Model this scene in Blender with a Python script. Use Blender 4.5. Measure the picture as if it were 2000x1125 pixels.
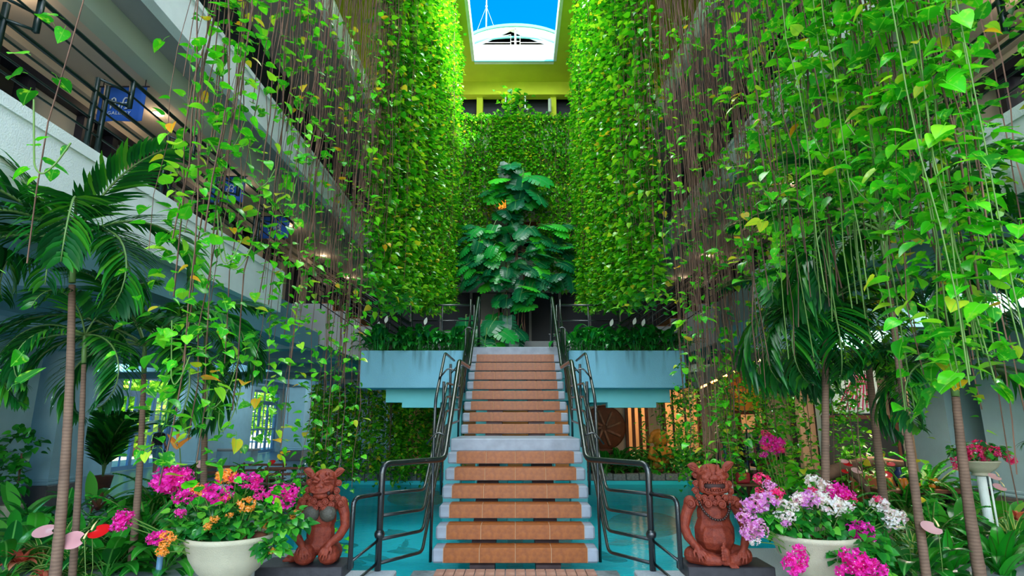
import bpy, bmesh, math, random
import numpy as np
from mathutils import Vector, Matrix, Euler
for o in list(bpy.data.objects): bpy.data.objects.remove(o)
S = bpy.context.scene
COL = S.collection
R = random.Random(11)
PI = math.pi
def rad(d): return d*PI/180
# ---------------------------------------------------------------- camera
F_PX, CX, CY, PITCH, EYE = 1140.0, 1006.5, 562.5, 12.8, 1.95
cam_d = bpy.data.cameras.new('camera'); cam = bpy.data.objects.new('camera', cam_d); COL.objects.link(cam)
cam.location = (0, 0, EYE); cam.rotation_euler = (rad(90+PITCH), 0, 0)
cam_d.sensor_width = 36; cam_d.lens = F_PX/2000*36; cam_d.shift_x = (1000-CX)/2000
cam_d.clip_start = .05; cam_d.clip_end = 500
S.camera = cam
# ---------------------------------------------------------------- sky, sun, exposure
W = bpy.data.worlds.new('sky'); S.world = W; W.use_nodes = True
nt = W.node_tree; nt.nodes.clear()
sky = nt.nodes.new('ShaderNodeTexSky'); sky.sky_type = 'NISHITA'; sky.sun_disc = False
sky.sun_elevation = rad(50); sky.sun_rotation = rad(128); sky.air_density = 1.0; sky.dust_density = .4; sky.ozone_density = 3.0
hs = nt.nodes.new('ShaderNodeHueSaturation'); hs.inputs['Saturation'].default_value = 1.45
bg = nt.nodes.new('ShaderNodeBackground'); bg.inputs['Strength'].default_value = .22
ow = nt.nodes.new('ShaderNodeOutputWorld')
nt.links.new(sky.outputs[0], hs.inputs['Color']); nt.links.new(hs.outputs[0], bg.inputs['Color']); nt.links.new(bg.outputs[0], ow.inputs['Surface'])
sd = bpy.data.lights.new('sun', 'SUN'); so = bpy.data.objects.new('sun', sd); COL.objects.link(so)
sd.energy = 8.0; sd.angle = rad(.6); sd.color = (1, .93, .78)
so.rotation_euler = Vector((.53, -.42, .76)).to_track_quat('Z', 'Y').to_euler(); so.location = (20, -16, 30)
def area(nm, loc, tgt, e, sx, sy, col=(1,1,1)):
    d = bpy.data.lights.new(nm, 'AREA'); d.shape = 'RECTANGLE'; d.size = sx; d.size_y = sy; d.energy = e; d.color = col
    o = bpy.data.objects.new(nm, d); COL.objects.link(o); o.location = loc; o.rotation_euler = (Vector(loc)-Vector(tgt)).to_track_quat('Z', 'Y').to_euler(); return o
area('open_end_fill', (0, -15, 9.5), (0, 10, 4.5), 2650, 15, 13, (.93, 1.0, .98))  # added fill lamp behind the camera, standing in for open-end daylight
area('roof_gap_fill', (-1.1, 4, 17.5), (-1.0, 5.5, 0), 430, 4, 9, (.95, 1.0, .97))  # added fill lamp above the near roof gap, on top of the sky
area('skylight_fill', (0, 13.6, 17.2), (0, 13.9, 0), 560, 3, 8, (.95, 1.0, .93))  # added lamp over the skylight slit to brighten the far curtains
for lx, ly in ((-2.6, 9.5), (2.6, 9.5), (-3.4, 14.5), (3.4, 14.5), (0, 18)):        # fill lamps added under the surface to brighten the pool
    area('pool_fill', (lx, ly, -.30), (lx, ly+.01, -2), 8, 4.0, 4.0, (.6, 1, 1))
S.view_settings.view_transform = 'Standard'; S.view_settings.look = 'None'
S.view_settings.exposure = 1.1; S.view_settings.gamma = 1; S.view_settings.use_curve_mapping = False
# ---------------------------------------------------------------- helpers
_c, _s = math.cos(rad(PITCH)), math.sin(rad(PITCH))
def ray(px, py):
    u, v = (px-CX)/F_PX, (CY-py)/F_PX
    return u, _c-v*_s, _s+v*_c
def atY(px, py, Y):
    d = ray(px, py); t = Y/d[1]; return Vector((d[0]*t, Y, EYE+d[2]*t))
def atZ(px, py, Z):
    d = ray(px, py); t = (Z-EYE)/d[2]; return Vector((d[0]*t, d[1]*t, Z))
def atX(px, py, X):
    d = ray(px, py); t = X/d[0]; return Vector((X, d[1]*t, EYE+d[2]*t))
class MB:
    def __init__(s): s.v = []; s.f = []; s.m = []; s.cm = 0
    def add(s, vs, fs, m=None):
        b = len(s.v); s.v.extend([tuple(q) for q in vs]); mi = s.cm if m is None else m
        for f in fs: s.f.append(tuple(i+b for i in f)); s.m.append(mi)
        return s
    def box(s, x0, x1, y0, y1, z0, z1, m=None):
        return s.add([(x0,y0,z0),(x1,y0,z0),(x1,y1,z0),(x0,y1,z0),(x0,y0,z1),(x1,y0,z1),(x1,y1,z1),(x0,y1,z1)],
            [(0,3,2,1),(4,5,6,7),(0,1,5,4),(1,2,6,5),(2,3,7,6),(3,0,4,7)], m)
    def cbox(s, x0, x1, y0, y1, z0, z1, c=.01, m=None):      # box with all twelve edges cut
        vs = []
        for ax in range(3):
            for sg in (0, 1):
                for a in (0, 1):
                    for b in (0, 1):
                        lo, hi = [x0,y0,z0], [x1,y1,z1]
                        p = [0,0,0]; o = [k for k in range(3) if k != ax]
                        p[ax] = hi[ax] if sg else lo[ax]
                        p[o[0]] = hi[o[0]]-c if a else lo[o[0]]+c
                        p[o[1]] = hi[o[1]]-c if b else lo[o[1]]+c
                        vs.append(p)
        bm = bmesh.new()
        for p in vs: bm.verts.new(p)
        r = bmesh.ops.convex_hull(bm, input=bm.verts)
        bm.verts.index_update()
        s.add([w.co[:] for w in bm.verts], [[w.index for w in f.verts] for f in bm.faces], m); bm.free(); return s
    def tube(s, pts, r, n=8, m=None, cap=True):
        pts = [Vector(p) for p in pts]; N = len(pts)
        rs = r if isinstance(r, (list, tuple)) else [r]*N
        vs, fs = [], []; prev = None
        for i, p in enumerate(pts):
            t = (pts[min(i+1, N-1)]-pts[max(i-1, 0)]).normalized()
            if prev is None:
                a = Vector((0,0,1)) if abs(t.z) < .9 else Vector((1,0,0)); u = t.cross(a).normalized()
            else:
                u = (prev-t*prev.dot(t)).normalized()
            w = t.cross(u); prev = u
            for k in range(n):
                a = 2*PI*k/n; vs.append(p+(u*math.cos(a)+w*math.sin(a))*rs[i])
        for i in range(N-1):
            for k in range(n):
                fs.append((i*n+k, i*n+(k+1)%n, (i+1)*n+(k+1)%n, (i+1)*n+k))
        if cap: fs.append(tuple(range(n-1, -1, -1))); fs.append(tuple((N-1)*n+k for k in range(n)))
        return s.add(vs, fs, m)
    def lathe(s, prof, n=24, m=None, c=(0,0,0), cap=False):
        vs, fs = [], []
        for r, z in prof:
            for k in range(n):
                a = 2*PI*k/n; vs.append((c[0]+r*math.cos(a), c[1]+r*math.sin(a), c[2]+z))
        for i in range(len(prof)-1):
            for k in range(n): fs.append((i*n+k, i*n+(k+1)%n, (i+1)*n+(k+1)%n, (i+1)*n+k))
        if cap: fs.append(tuple((len(prof)-1)*n+k for k in range(n))); fs.append(tuple(range(n-1,-1,-1)))
        return s.add(vs, fs, m)
    def ball(s, c, r, rot=None, n=10, k=7, m=None):
        c = Vector(c); r = Vector((r,r,r)) if not hasattr(r, '__len__') else Vector(r)
        M = Euler(rot).to_matrix() if rot else Matrix.Identity(3)
        vs, fs = [], []
        for i in range(1, k):
            th = PI*i/k
            for j in range(n):
                a = 2*PI*j/n
                vs.append(c+M@Vector((r.x*math.sin(th)*math.cos(a), r.y*math.sin(th)*math.sin(a), r.z*math.cos(th))))
        t = len(vs); vs.append(c+M@Vector((0,0,r.z))); vs.append(c+M@Vector((0,0,-r.z)))
        for i in range(k-2):
            for j in range(n): fs.append((i*n+j, (i+1)*n+j, (i+1)*n+(j+1)%n, i*n+(j+1)%n))
        for j in range(n): fs.append((t, j, (j+1)%n)); fs.append((t+1, (k-2)*n+(j+1)%n, (k-2)*n+j))
        return s.add(vs, fs, m)
    def limb(s, pts, rs, n=10, m=None):                   # capsule chain
        s.tube(pts, list(rs), n, m)
        for p, r in zip(pts, rs): s.ball(p, r, n=n, k=6, m=m)
        return s
    def blade(s, M, L, Wd, droop=.6, n=6, prof=None, fold=.25, petiole=0., pr=.006, m=None):
        """strap or elliptic leaf growing along +Y of M, arching down; prof(t) gives the half width"""
        prof = prof or (lambda t: math.sin(PI*min(1, .12+t*.88))**.7*(1-t**6))
        pts = []; p = Vector((0,0,0)); a = 0.
        total = petiole+L; steps = n+(2 if petiole else 0)
        vs, fs = [], []
        p = Vector((0,0,0)); row = []
        ang = 0.
        if petiole:
            q = [Vector((0,0,0)), Vector((0, petiole*math.cos(-droop*.12), petiole*math.sin(-droop*.12)))]
            b = [(-pr,0,0),(pr,0,0),(pr*.6,q[1].y,q[1].z),(-pr*.6,q[1].y,q[1].z)]
            vs += [Vector(x) for x in b]; fs.append((0,1,2,3)); p = q[1]; ang = -droop*.25
        b0 = len(vs)
        for i in range(n+1):
            t = i/n; w = max(prof(t)*Wd*.5, .001)
            d = Vector((0, math.cos(ang), math.sin(ang))); u = Vector((0, -math.sin(ang), math.cos(ang)))
            vs += [p+Vector((-w,0,0))+u*(w*fold), p.copy(), p+Vector((w,0,0))+u*(w*fold)]
            p = p+d*(L/n); ang -= droop/n*1.6*(.4+t)
        for i in range(n):
            a = b0+i*3
            fs += [(a, a+1, a+4, a+3), (a+1, a+2, a+5, a+4)]
        return s.add([M@x for x in vs], fs, m)
    def mesh(s, name, mats, smooth=False):
        me = bpy.data.meshes.new(name); me.from_pydata(s.v, [], s.f)
        for mt in (mats if isinstance(mats, (list, tuple)) else [mats]): me.materials.append(mt)
        if max(s.m, default=0): me.polygons.foreach_set('material_index', s.m)
        if smooth: me.polygons.foreach_set('use_smooth', [True]*len(s.f))
        me.update(); return me
def put(name, me, parent=None, loc=(0,0,0), rot=(0,0,0), sc=1, label=None, kind=None):
    o = bpy.data.objects.new(name, me); COL.objects.link(o)
    if parent is not None: o.parent = parent
    o.location = loc; o.rotation_euler = rot
    o.scale = (sc, sc, sc) if not hasattr(sc, '__len__') else sc
    if label: o['label'] = label
    if kind: o['kind'] = kind
    return o
def thing(name, label, cat, loc=(0,0,0), rz=0, group=None, sc=1):
    o = bpy.data.objects.new(name, None); COL.objects.link(o); o.empty_display_size = .1
    o.location = loc; o.rotation_euler = (0,0,rz); o.scale = (sc,sc,sc); o['label'] = label; o['category'] = cat
    if group: o['group'] = group
    return o
def tag(o, label, cat, group=None):
    o['label'] = label; o['category'] = cat
    if group: o['group'] = group
    return o
def struct(name, mb, mt, smooth=False, label=None):
    o = put(name, mb.mesh(name, mt, smooth)); o['kind'] = 'structure'
    if label: o['label'] = label
    return o
def frame(d, up=(0,0,1), loc=(0,0,0), sc=1):
    """matrix whose +Y points along d"""
    d = Vector(d).normalized(); up = Vector(up); x = d.cross(up)
    if x.length < 1e-4: x = Vector((1,0,0))
    x.normalize(); z = x.cross(d)
    M = Matrix((x, d, z)).transposed().to_4x4(); M = Matrix.Translation(Vector(loc))@M@Matrix.Scale(sc, 4); return M
def putM(name, me, parent, M, label=None, kind=None):
    o = bpy.data.objects.new(name, me); COL.objects.link(o); o.parent = parent; o.matrix_local = M
    if label: o['label'] = label
    if kind: o['kind'] = kind
    return o
# ---------------------------------------------------------------- materials
def srgb(r, g, b):
    f = lambda c: (c/12.92 if c <= .04045 else ((c+.055)/1.055)**2.4)
    return (f(r/255), f(g/255), f(b/255), 1)
def mat(name, col, rough=.6, var=.0, scale=8, bump=0., metal=0, col2=None, emit=None, estr=0, spec=.5, bscale=None, coat=0):
    m = bpy.data.materials.new(name); m.use_nodes = True; t = m.node_tree; p = t.nodes['Principled BSDF']
    col = srgb(*col); p.inputs['Base Color'].default_value = col; p.inputs['Roughness'].default_value = rough
    p.inputs['Metallic'].default_value = metal; p.inputs['Specular IOR Level'].default_value = spec
    if coat: p.inputs['Coat Weight'].default_value = coat; p.inputs['Coat Roughness'].default_value = .15
    if var or bump or col2:
        tc = t.nodes.new('ShaderNodeTexCoord'); nz = t.nodes.new('ShaderNodeTexNoise')
        nz.inputs['Scale'].default_value = scale; nz.inputs['Detail'].default_value = 6
        t.links.new(tc.outputs['Object'], nz.inputs['Vector'])
        cr = t.nodes.new('ShaderNodeValToRGB'); cr.color_ramp.elements[0].position = .3; cr.color_ramp.elements[1].position = .7
        c2 = srgb(*col2) if col2 else tuple(min(1, c*(1+var)) for c in col[:3])+(1,)
        c1 = col if col2 else tuple(c*(1-var) for c in col[:3])+(1,)
        cr.color_ramp.elements[0].color = c1; cr.color_ramp.elements[1].color = c2
        t.links.new(nz.outputs['Fac'], cr.inputs['Fac']); t.links.new(cr.outputs['Color'], p.inputs['Base Color'])
        if bump:
            n2 = nz
            if bscale:
                n2 = t.nodes.new('ShaderNodeTexNoise'); n2.inputs['Scale'].default_value = bscale; n2.inputs['Detail'].default_value = 4
                t.links.new(tc.outputs['Object'], n2.inputs['Vector'])
            b = t.nodes.new('ShaderNodeBump'); b.inputs['Strength'].default_value = bump; b.inputs['Distance'].default_value = .02
            t.links.new(n2.outputs['Fac'], b.inputs['Height']); t.links.new(b.outputs['Normal'], p.inputs['Normal'])
    if emit: p.inputs['Emission Color'].default_value = srgb(*emit); p.inputs['Emission Strength'].default_value = estr
    return m
def leafmat(name, cols, trans=.35, rough=.38, spec=.5, rib=None, splash=None, edge=None, island=True):
    """foliage: colour picked per leaf (object or mesh island), some light passes through; rib = (half width, colour) of a pale
    midrib, splash = colour of irregular variegation, edge = (distance from the midrib, colour) of a pale leaf margin"""
    m = bpy.data.materials.new(name); m.use_nodes = True; t = m.node_tree; p = t.nodes['Principled BSDF']; out = t.nodes['Material Output']
    N = t.nodes.new; K = t.links.new
    oi = N('ShaderNodeObjectInfo'); ge = N('ShaderNodeNewGeometry')
    ad = N('ShaderNodeMath'); ad.operation = 'ADD'; fr = N('ShaderNodeMath'); fr.operation = 'FRACT'
    K(oi.outputs['Random'], ad.inputs[0])
    if island: K(ge.outputs['Random Per Island'], ad.inputs[1])
    else: ad.inputs[1].default_value = 0
    K(ad.outputs[0], fr.inputs[0])
    cr = N('ShaderNodeValToRGB'); el = cr.color_ramp.elements
    while len(el) < len(cols): el.new(.5)
    for i, (pos, c) in enumerate(cols): el[i].position = pos; el[i].color = srgb(*c)
    K(fr.outputs[0], cr.inputs['Fac']); col = cr.outputs['Color']
    if rib or splash or edge:
        tc = N('ShaderNodeTexCoord'); sx = N('ShaderNodeSeparateXYZ'); K(tc.outputs['Object'], sx.inputs[0])
        ab = N('ShaderNodeMath'); ab.operation = 'ABSOLUTE'; K(sx.outputs['X'], ab.inputs[0])
        def mixin(fac, c):
            nonlocal col
            mm = N('ShaderNodeMixRGB'); K(fac, mm.inputs[0]); K(col, mm.inputs[1]); mm.inputs[2].default_value = srgb(*c); col = mm.outputs[0]
        def step(lo, hi, a_, b_):
            mr = N('ShaderNodeMapRange'); mr.inputs['From Min'].default_value = lo; mr.inputs['From Max'].default_value = hi; mr.inputs['To Min'].default_value = a_; mr.inputs['To Max'].default_value = b_
            K(ab.outputs[0], mr.inputs['Value']); return mr.outputs[0]
        if splash:
            va = N('ShaderNodeVectorMath'); va.operation = 'ADD'; sc = N('ShaderNodeVectorMath'); sc.operation = 'SCALE'; sc.inputs['Scale'].default_value = 37
            cx = N('ShaderNodeCombineXYZ'); K(fr.outputs[0], cx.inputs[0]); K(fr.outputs[0], cx.inputs[2]); K(cx.outputs[0], sc.inputs[0])
            K(tc.outputs['Object'], va.inputs[0]); K(sc.outputs[0], va.inputs[1])
            nz = N('ShaderNodeTexNoise'); nz.inputs['Scale'].default_value = splash[1]; nz.inputs['Detail'].default_value = 2; K(va.outputs[0], nz.inputs['Vector'])
            mr = N('ShaderNodeMapRange'); mr.inputs['From Min'].default_value = .56; mr.inputs['From Max'].default_value = .70; mr.inputs['To Max'].default_value = splash[2]; K(nz.outputs['Fac'], mr.inputs['Value'])
            mixin(mr.outputs[0], splash[0])
        if edge: mixin(step(edge[0]*.9, edge[0]*1.1, 0, .9), edge[1])
        if rib: mixin(step(rib[0]*.5, rib[0], .75, 0), rib[1])
    K(col, p.inputs['Base Color'])
    p.inputs['Roughness'].default_value = rough; p.inputs['Specular IOR Level'].default_value = spec
    tr = N('ShaderNodeBsdfTranslucent'); mx = N('ShaderNodeMixShader'); mx.inputs[0].default_value = trans
    gm = N('ShaderNodeMixRGB'); gm.blend_type = 'MULTIPLY'; gm.inputs[0].default_value = 1; gm.inputs[2].default_value = (1.4, 1.3, .6, 1)
    K(col, gm.inputs[1]); K(gm.outputs[0], tr.inputs['Color'])
    K(p.outputs[0], mx.inputs[1]); K(tr.outputs[0], mx.inputs[2]); K(mx.outputs[0], out.inputs['Surface'])
    return m
M = {}
M['white'] = mat('white_plaster', (232, 240, 234), .8, .06, 3, .25, bscale=60)
M['planter'] = mat('pale_blue_plaster', (136, 192, 208), .8, .10, 1.3, .5, bscale=45)
def streaked(name, col, stain):
    m = mat(name, col, .8, .05, 2, .5, bscale=45); t = m.node_tree; N, K = t.nodes.new, t.links.new
    tc = N('ShaderNodeTexCoord'); mp = N('ShaderNodeMapping'); mp.inputs['Scale'].default_value = (5.5, 5.5, .55); nz = N('ShaderNodeTexNoise'); nz.inputs['Scale'].default_value = 1.1; nz.inputs['Detail'].default_value = 4
    K(tc.outputs['Object'], mp.inputs[0]); K(mp.outputs[0], nz.inputs['Vector']); sx = N('ShaderNodeSeparateXYZ'); K(tc.outputs['Object'], sx.inputs[0])
    r1 = N('ShaderNodeMapRange'); r1.inputs['From Min'].default_value = .52; r1.inputs['From Max'].default_value = .72; K(nz.outputs['Fac'], r1.inputs['Value'])
    r2 = N('ShaderNodeMapRange'); r2.inputs['From Min'].default_value = .25; r2.inputs['From Max'].default_value = .84; K(sx.outputs['Z'], r2.inputs['Value'])
    mu = N('ShaderNodeMath'); mu.operation = 'MULTIPLY'; K(r1.outputs[0], mu.inputs[0]); K(r2.outputs[0], mu.inputs[1])
    mx = N('ShaderNodeMixRGB'); K(mu.outputs[0], mx.inputs[0]); src = [l.from_socket for l in t.links if l.to_socket.name == 'Base Color'][0]
    K(src, mx.inputs[1]); mx.inputs[2].default_value = srgb(*stain); K(mx.outputs[0], t.nodes['Principled BSDF'].inputs['Base Color']); return m
M['planter'] = streaked('pale_blue_plaster', (122, 182, 202), (62, 92, 92))
M['soffit'] = mat('teal_soffit_paint', (110, 195, 200), .75, .06, 2)
M['soffit2'] = mat('blue_grey_soffit', (120, 165, 180), .75, .06, 2)
M['beige'] = mat('beige_plaster', (196, 178, 158), .8, .06, 2)
M['greygreen'] = mat('grey_green_plaster', (170, 184, 165), .8, .05, 2)
M['grey'] = mat('grey_plaster', (150, 150, 148), .8, .06, 2)
M['lime'] = mat('bounce_lime_ceiling', (190, 205, 40), .8, .05, 2)  # lime is the bounced light, put into the ceiling colour
M['pier'] = mat('blue_white_plaster', (160, 196, 208), .8, .05, 3, .2, bscale=70)
M['granite'] = mat('speckled_granite', (70, 66, 68), .5, .6, 160, col2=(120, 108, 104))
M['floor'] = mat('slate_floor', (92, 118, 134), .28, .15, 5, .12)
M['ledge'] = mat('terrazzo_ledge', (176, 184, 190), .6, .2, 90, col2=(140, 146, 152))
M['plinth'] = mat('dark_slate_plinth', (44, 42, 48), .5, .25, 14, .2)
M['stone'] = mat('grey_slate_tread', (140, 148, 160), .6, .16, 6, .25)
M['tile'] = mat('terracotta_tile', (126, 62, 10), .45, .0, 16, .1, col2=(156, 84, 20))
M['grout'] = mat('tile_grout', (176, 136, 104), .8)
M['brick'] = mat('paver_brick', (140, 92, 74), .7, .0, 9, .2, col2=(178, 132, 112))
M['stringer'] = mat('brown_stringer', (66, 46, 44), .7, .3, 6, .2)
M['rail'] = mat('black_enamel', (8, 20, 24), .22, .0, 60, .25, spec=.7, bscale=120, coat=.5)
M['grail'] = mat('green_black_rail', (12, 36, 34), .35)
M['terra'] = mat('terracotta_clay', (112, 36, 20), .62, .0, 22, .35, col2=(142, 54, 28), bscale=90)
M['clay_dark'] = mat('dark_clay', (52, 24, 20), .7)
M['teeth'] = mat('pale_clay', (186, 120, 96), .6)
M['coco'] = mat('coconut_shell', (78, 74, 64), .55, .3, 30, .4, bscale=80)
M['bead'] = mat('dark_bead', (52, 32, 26), .35, .2, 40)
M['pot'] = mat('cream_pot', (192, 184, 158), .6, .06, 8, .35, bscale=130)
M['soil'] = mat('dark_soil', (44, 30, 24), .95, .4, 30, .6)
M['clump'] = mat('brown_potting', (110, 62, 40), .9, .3, 40, .5)
M['root'] = mat('brown_roots', (80, 56, 44), .85, .0, 4, .2, col2=(136, 100, 80))
M['stemg'] = mat('green_stem', (92, 128, 50), .5)
M['kerb'] = mat('grey_kerb_stone', (120, 128, 130), .85, .3, 20, .5)
M['glass'] = None
M['dark'] = mat('dark_frame', (22, 18, 30), .5)
M['darkwall'] = mat('dark_recess', (26, 34, 46), .6, .2, 1)
M['doorframe'] = mat('blue_door_paint', (96, 140, 176), .5)
M['blue'] = mat('blue_banner', (16, 74, 158), .75, .1, 3)
M['silver'] = mat('banner_print', (170, 182, 196), .6)
M['trunk'] = mat('palm_trunk', (126, 98, 80), .8, .25, 6, .3)
M['shaft'] = mat('palm_crownshaft', (96, 130, 66), .45, .15, 3)
M['wood'] = mat('brown_wood', (112, 62, 40), .6, .3, 6, .2)
M['gold'] = mat('ochre_statue', (206, 140, 44), .55, .2, 20, .4)
def glassmat(name, tint=(1,1,1), refl=.06, rough=.02):
    m = bpy.data.materials.new(name); m.use_nodes = True; t = m.node_tree; out = t.nodes['Material Output']; t.nodes.remove(t.nodes['Principled BSDF'])
    tr = t.nodes.new('ShaderNodeBsdfTransparent'); tr.inputs[0].default_value = tint+(1,)
    gl = t.nodes.new('ShaderNodeBsdfGlossy'); gl.inputs['Roughness'].default_value = rough
    fr = t.nodes.new('ShaderNodeFresnel'); fr.inputs['IOR'].default_value = 1.45
    mx = t.nodes.new('ShaderNodeMixShader'); t.links.new(fr.outputs[0], mx.inputs[0]); t.links.new(tr.outputs[0], mx.inputs[1]); t.links.new(gl.outputs[0], mx.inputs[2])
    t.links.new(mx.outputs[0], out.inputs['Surface']); return m
M['glass'] = glassmat('clear_glass', (.9,.97,.97))
def watermat():
    """cloudy turquoise pool water: partly clear, partly scattering, mirror like at a low angle"""
    m = bpy.data.materials.new('pool_water'); m.use_nodes = True; t = m.node_tree; out = t.nodes['Material Output']; p = t.nodes['Principled BSDF']
    p.inputs['Roughness'].default_value = .06; p.inputs['IOR'].default_value = 1.33
    tc = t.nodes.new('ShaderNodeTexCoord'); mp = t.nodes.new('ShaderNodeMapping'); mp.inputs['Scale'].default_value = (1.0, 2.6, 1)
    nz = t.nodes.new('ShaderNodeTexNoise'); nz.inputs['Scale'].default_value = 2.4; nz.inputs['Detail'].default_value = 3; nz.inputs['Distortion'].default_value = .6
    b = t.nodes.new('ShaderNodeBump'); b.inputs['Strength'].default_value = .2; b.inputs['Distance'].default_value = .05
    n2 = t.nodes.new('ShaderNodeTexNoise'); n2.inputs['Scale'].default_value = .5; n2.inputs['Detail'].default_value = 2
    cr = t.nodes.new('ShaderNodeValToRGB'); cr.color_ramp.elements[0].position = .35; cr.color_ramp.elements[1].position = .7
    cr.color_ramp.elements[0].color = srgb(24, 168, 180); cr.color_ramp.elements[1].color = srgb(52, 200, 208)
    t.links.new(tc.outputs['Object'], mp.inputs[0]); t.links.new(mp.outputs[0], nz.inputs['Vector']); t.links.new(nz.outputs['Fac'], b.inputs['Height'])
    t.links.new(tc.outputs['Object'], n2.inputs['Vector']); t.links.new(n2.outputs['Fac'], cr.inputs['Fac']); t.links.new(cr.outputs['Color'], p.inputs['Base Color'])
    t.links.new(b.outputs[0], p.inputs['Normal'])
    tr = t.nodes.new('ShaderNodeBsdfTransparent'); tr.inputs[0].default_value = (.7, .97, 1, 1)
    mx = t.nodes.new('ShaderNodeMixShader'); mx.inputs[0].default_value = .38
    t.links.new(p.outputs[0], mx.inputs[1]); t.links.new(tr.outputs[0], mx.inputs[2]); t.links.new(mx.outputs[0], out.inputs['Surface']); return m
M['water'] = watermat()
M['poolfloor'] = mat('turquoise_pool_paint', (36, 214, 228), .6, .06, 1.2)
G = {}
G['pothos'] = leafmat('pothos_leaf', [(0,(24,120,18)),(.35,(46,168,24)),(.62,(70,205,26)),(.88,(120,220,40)),(.955,(190,225,60)),(1,(235,150,30))], .4, .30, rib=(.03,(120,205,70)), splash=((170,225,60), 3.2, .75))
G['pothos_far'] = leafmat('pothos_leaf_small', [(0,(24,108,16)),(.3,(48,152,20)),(.6,(88,188,28)),(.95,(146,212,44)),(1,(225,190,50))], .35, .32)
G['palm'] = leafmat('palm_leaflet', [(0,(10,66,30)),(.5,(18,100,34)),(.8,(36,132,30)),(1,(80,150,40))], .25, .32)
G['monstera'] = leafmat('monstera_leaf', [(0,(10,84,58)),(.45,(14,112,62)),(.75,(26,150,56)),(1,(70,210,40))], .25, .32, rib=(.03,(70,150,90)), island=False)
G['lily'] = leafmat('lily_leaf', [(0,(10,92,38)),(.5,(18,124,44)),(1,(46,165,40))], .2, .25, .7, rib=(.004,(70,160,70)))
G['under'] = leafmat('undergrowth_leaf', [(0,(14,84,30)),(.5,(28,130,34)),(1,(70,180,50))], .25, .3, rib=(.006,(110,190,90)))
G['bird'] = leafmat('birdnest_leaf', [(0,(20,128,34)),(1,(50,190,40))], .35, .3, rib=(.006,(60,70,30)))
G['variegated'] = leafmat('variegated_leaf', [(0,(30,120,40)),(.5,(50,140,46)),(1,(90,165,60))], .25, .35, edge=(.0085,(205,222,130)))
G['fern'] = leafmat('fern_leaf', [(0,(14,104,26)),(.5,(32,150,34)),(1,(66,185,44))], .3, .45)
G['brom'] = leafmat('bromeliad_leaf', [(0,(170,64,56)),(.5,(214,96,80)),(1,(226,140,110))], .25, .35)
G['bromdark'] = leafmat('dark_bromeliad_leaf', [(0,(90,44,46)),(.6,(130,70,62)),(1,(96,90,50))], .2, .35)
G['magenta'] = leafmat('magenta_bract', [(0,(214,20,160)),(.6,(236,34,190)),(1,(250,70,205))], .4, .5)
G['pink'] = leafmat('hot_pink_bract', [(0,(226,20,120)),(.6,(240,50,140)),(1,(250,100,150))], .4, .5)
G['orange'] = leafmat('apricot_bract', [(0,(240,150,30)),(.5,(250,176,60)),(1,(252,190,120))], .4, .5)
G['lilac'] = leafmat('lilac_bract', [(0,(204,110,214)),(.5,(222,150,226)),(1,(236,196,232))], .4, .5)
G['whitef'] = leafmat('white_bract', [(0,(226,226,236)),(.6,(240,238,244)),(1,(236,200,224))], .35, .5)
G['red'] = leafmat('red_spathe', [(0,(206,16,24)),(1,(226,30,34))], .2, .2, .7)
G['blush'] = leafmat('blush_spathe', [(0,(222,150,160)),(1,(238,184,184))], .25, .25)
G['helic'] = leafmat('heliconia_bract', [(0,(230,130,30)),(1,(244,160,50))], .3, .4)
G['hedge'] = leafmat('garden_tree_leaf', [(0,(60,140,30)),(.5,(120,190,40)),(1,(200,220,70))], .4, .5)
# ================================================================ THE SETTING
WAT = -.10
mb = MB()                                                       # ground floor slabs round the pool
mb.box(-16, -4.3, -4, 12, -.3, 0).box(-16, -5.9, 12, 44, -.3, 0).box(4.4, 16, -4, 12, -.3, 0).box(5.7, 16, 12, 44, -.3, 0).box(-5.9, 5.7, 20.2, 44, -.3, 0).box(-4.3, 4.4, -4, 5.2, -.3, 0)
struct('floor', mb, M['floor'], label='blue grey polished stone floor of the ground arcade')
struct('pool_floor', MB().box(-5.9, 5.7, 5.2, 20.2, -1.0, -.75), M['poolfloor'], label='turquoise painted pool bottom')
mb = MB(); mb.box(-4.5, -4.26, 5.2, 12.04, -.9, .03).box(4.36, 4.6, 5.2, 12.04, -.9, .03).box(-5.9, 5.7, 20.1, 20.4, -.9, .02).box(-6.1, -5.85, 12, 20.2, -.9, .02).box(5.65, 5.9, 12, 20.2, -.9, .02).box(-5.9, -4.3, 11.95, 12.05, -.9, .02).box(4.4, 5.7, 11.95, 12.05, -.9, .02)
struct('pool_wall', mb, M['poolfloor'], label='turquoise painted pool side walls')
struct('pool_water', MB().add([(-4.3,6.4,WAT),(4.4,6.4,WAT),(4.4,12.1,WAT),(5.7,12.1,WAT),(5.7,20.2,WAT),(-5.9,20.2,WAT),(-5.9,12.1,WAT),(-4.3,12.1,WAT)], [tuple(range(8))]), M['water'], label='clear turquoise pool water')
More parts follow.
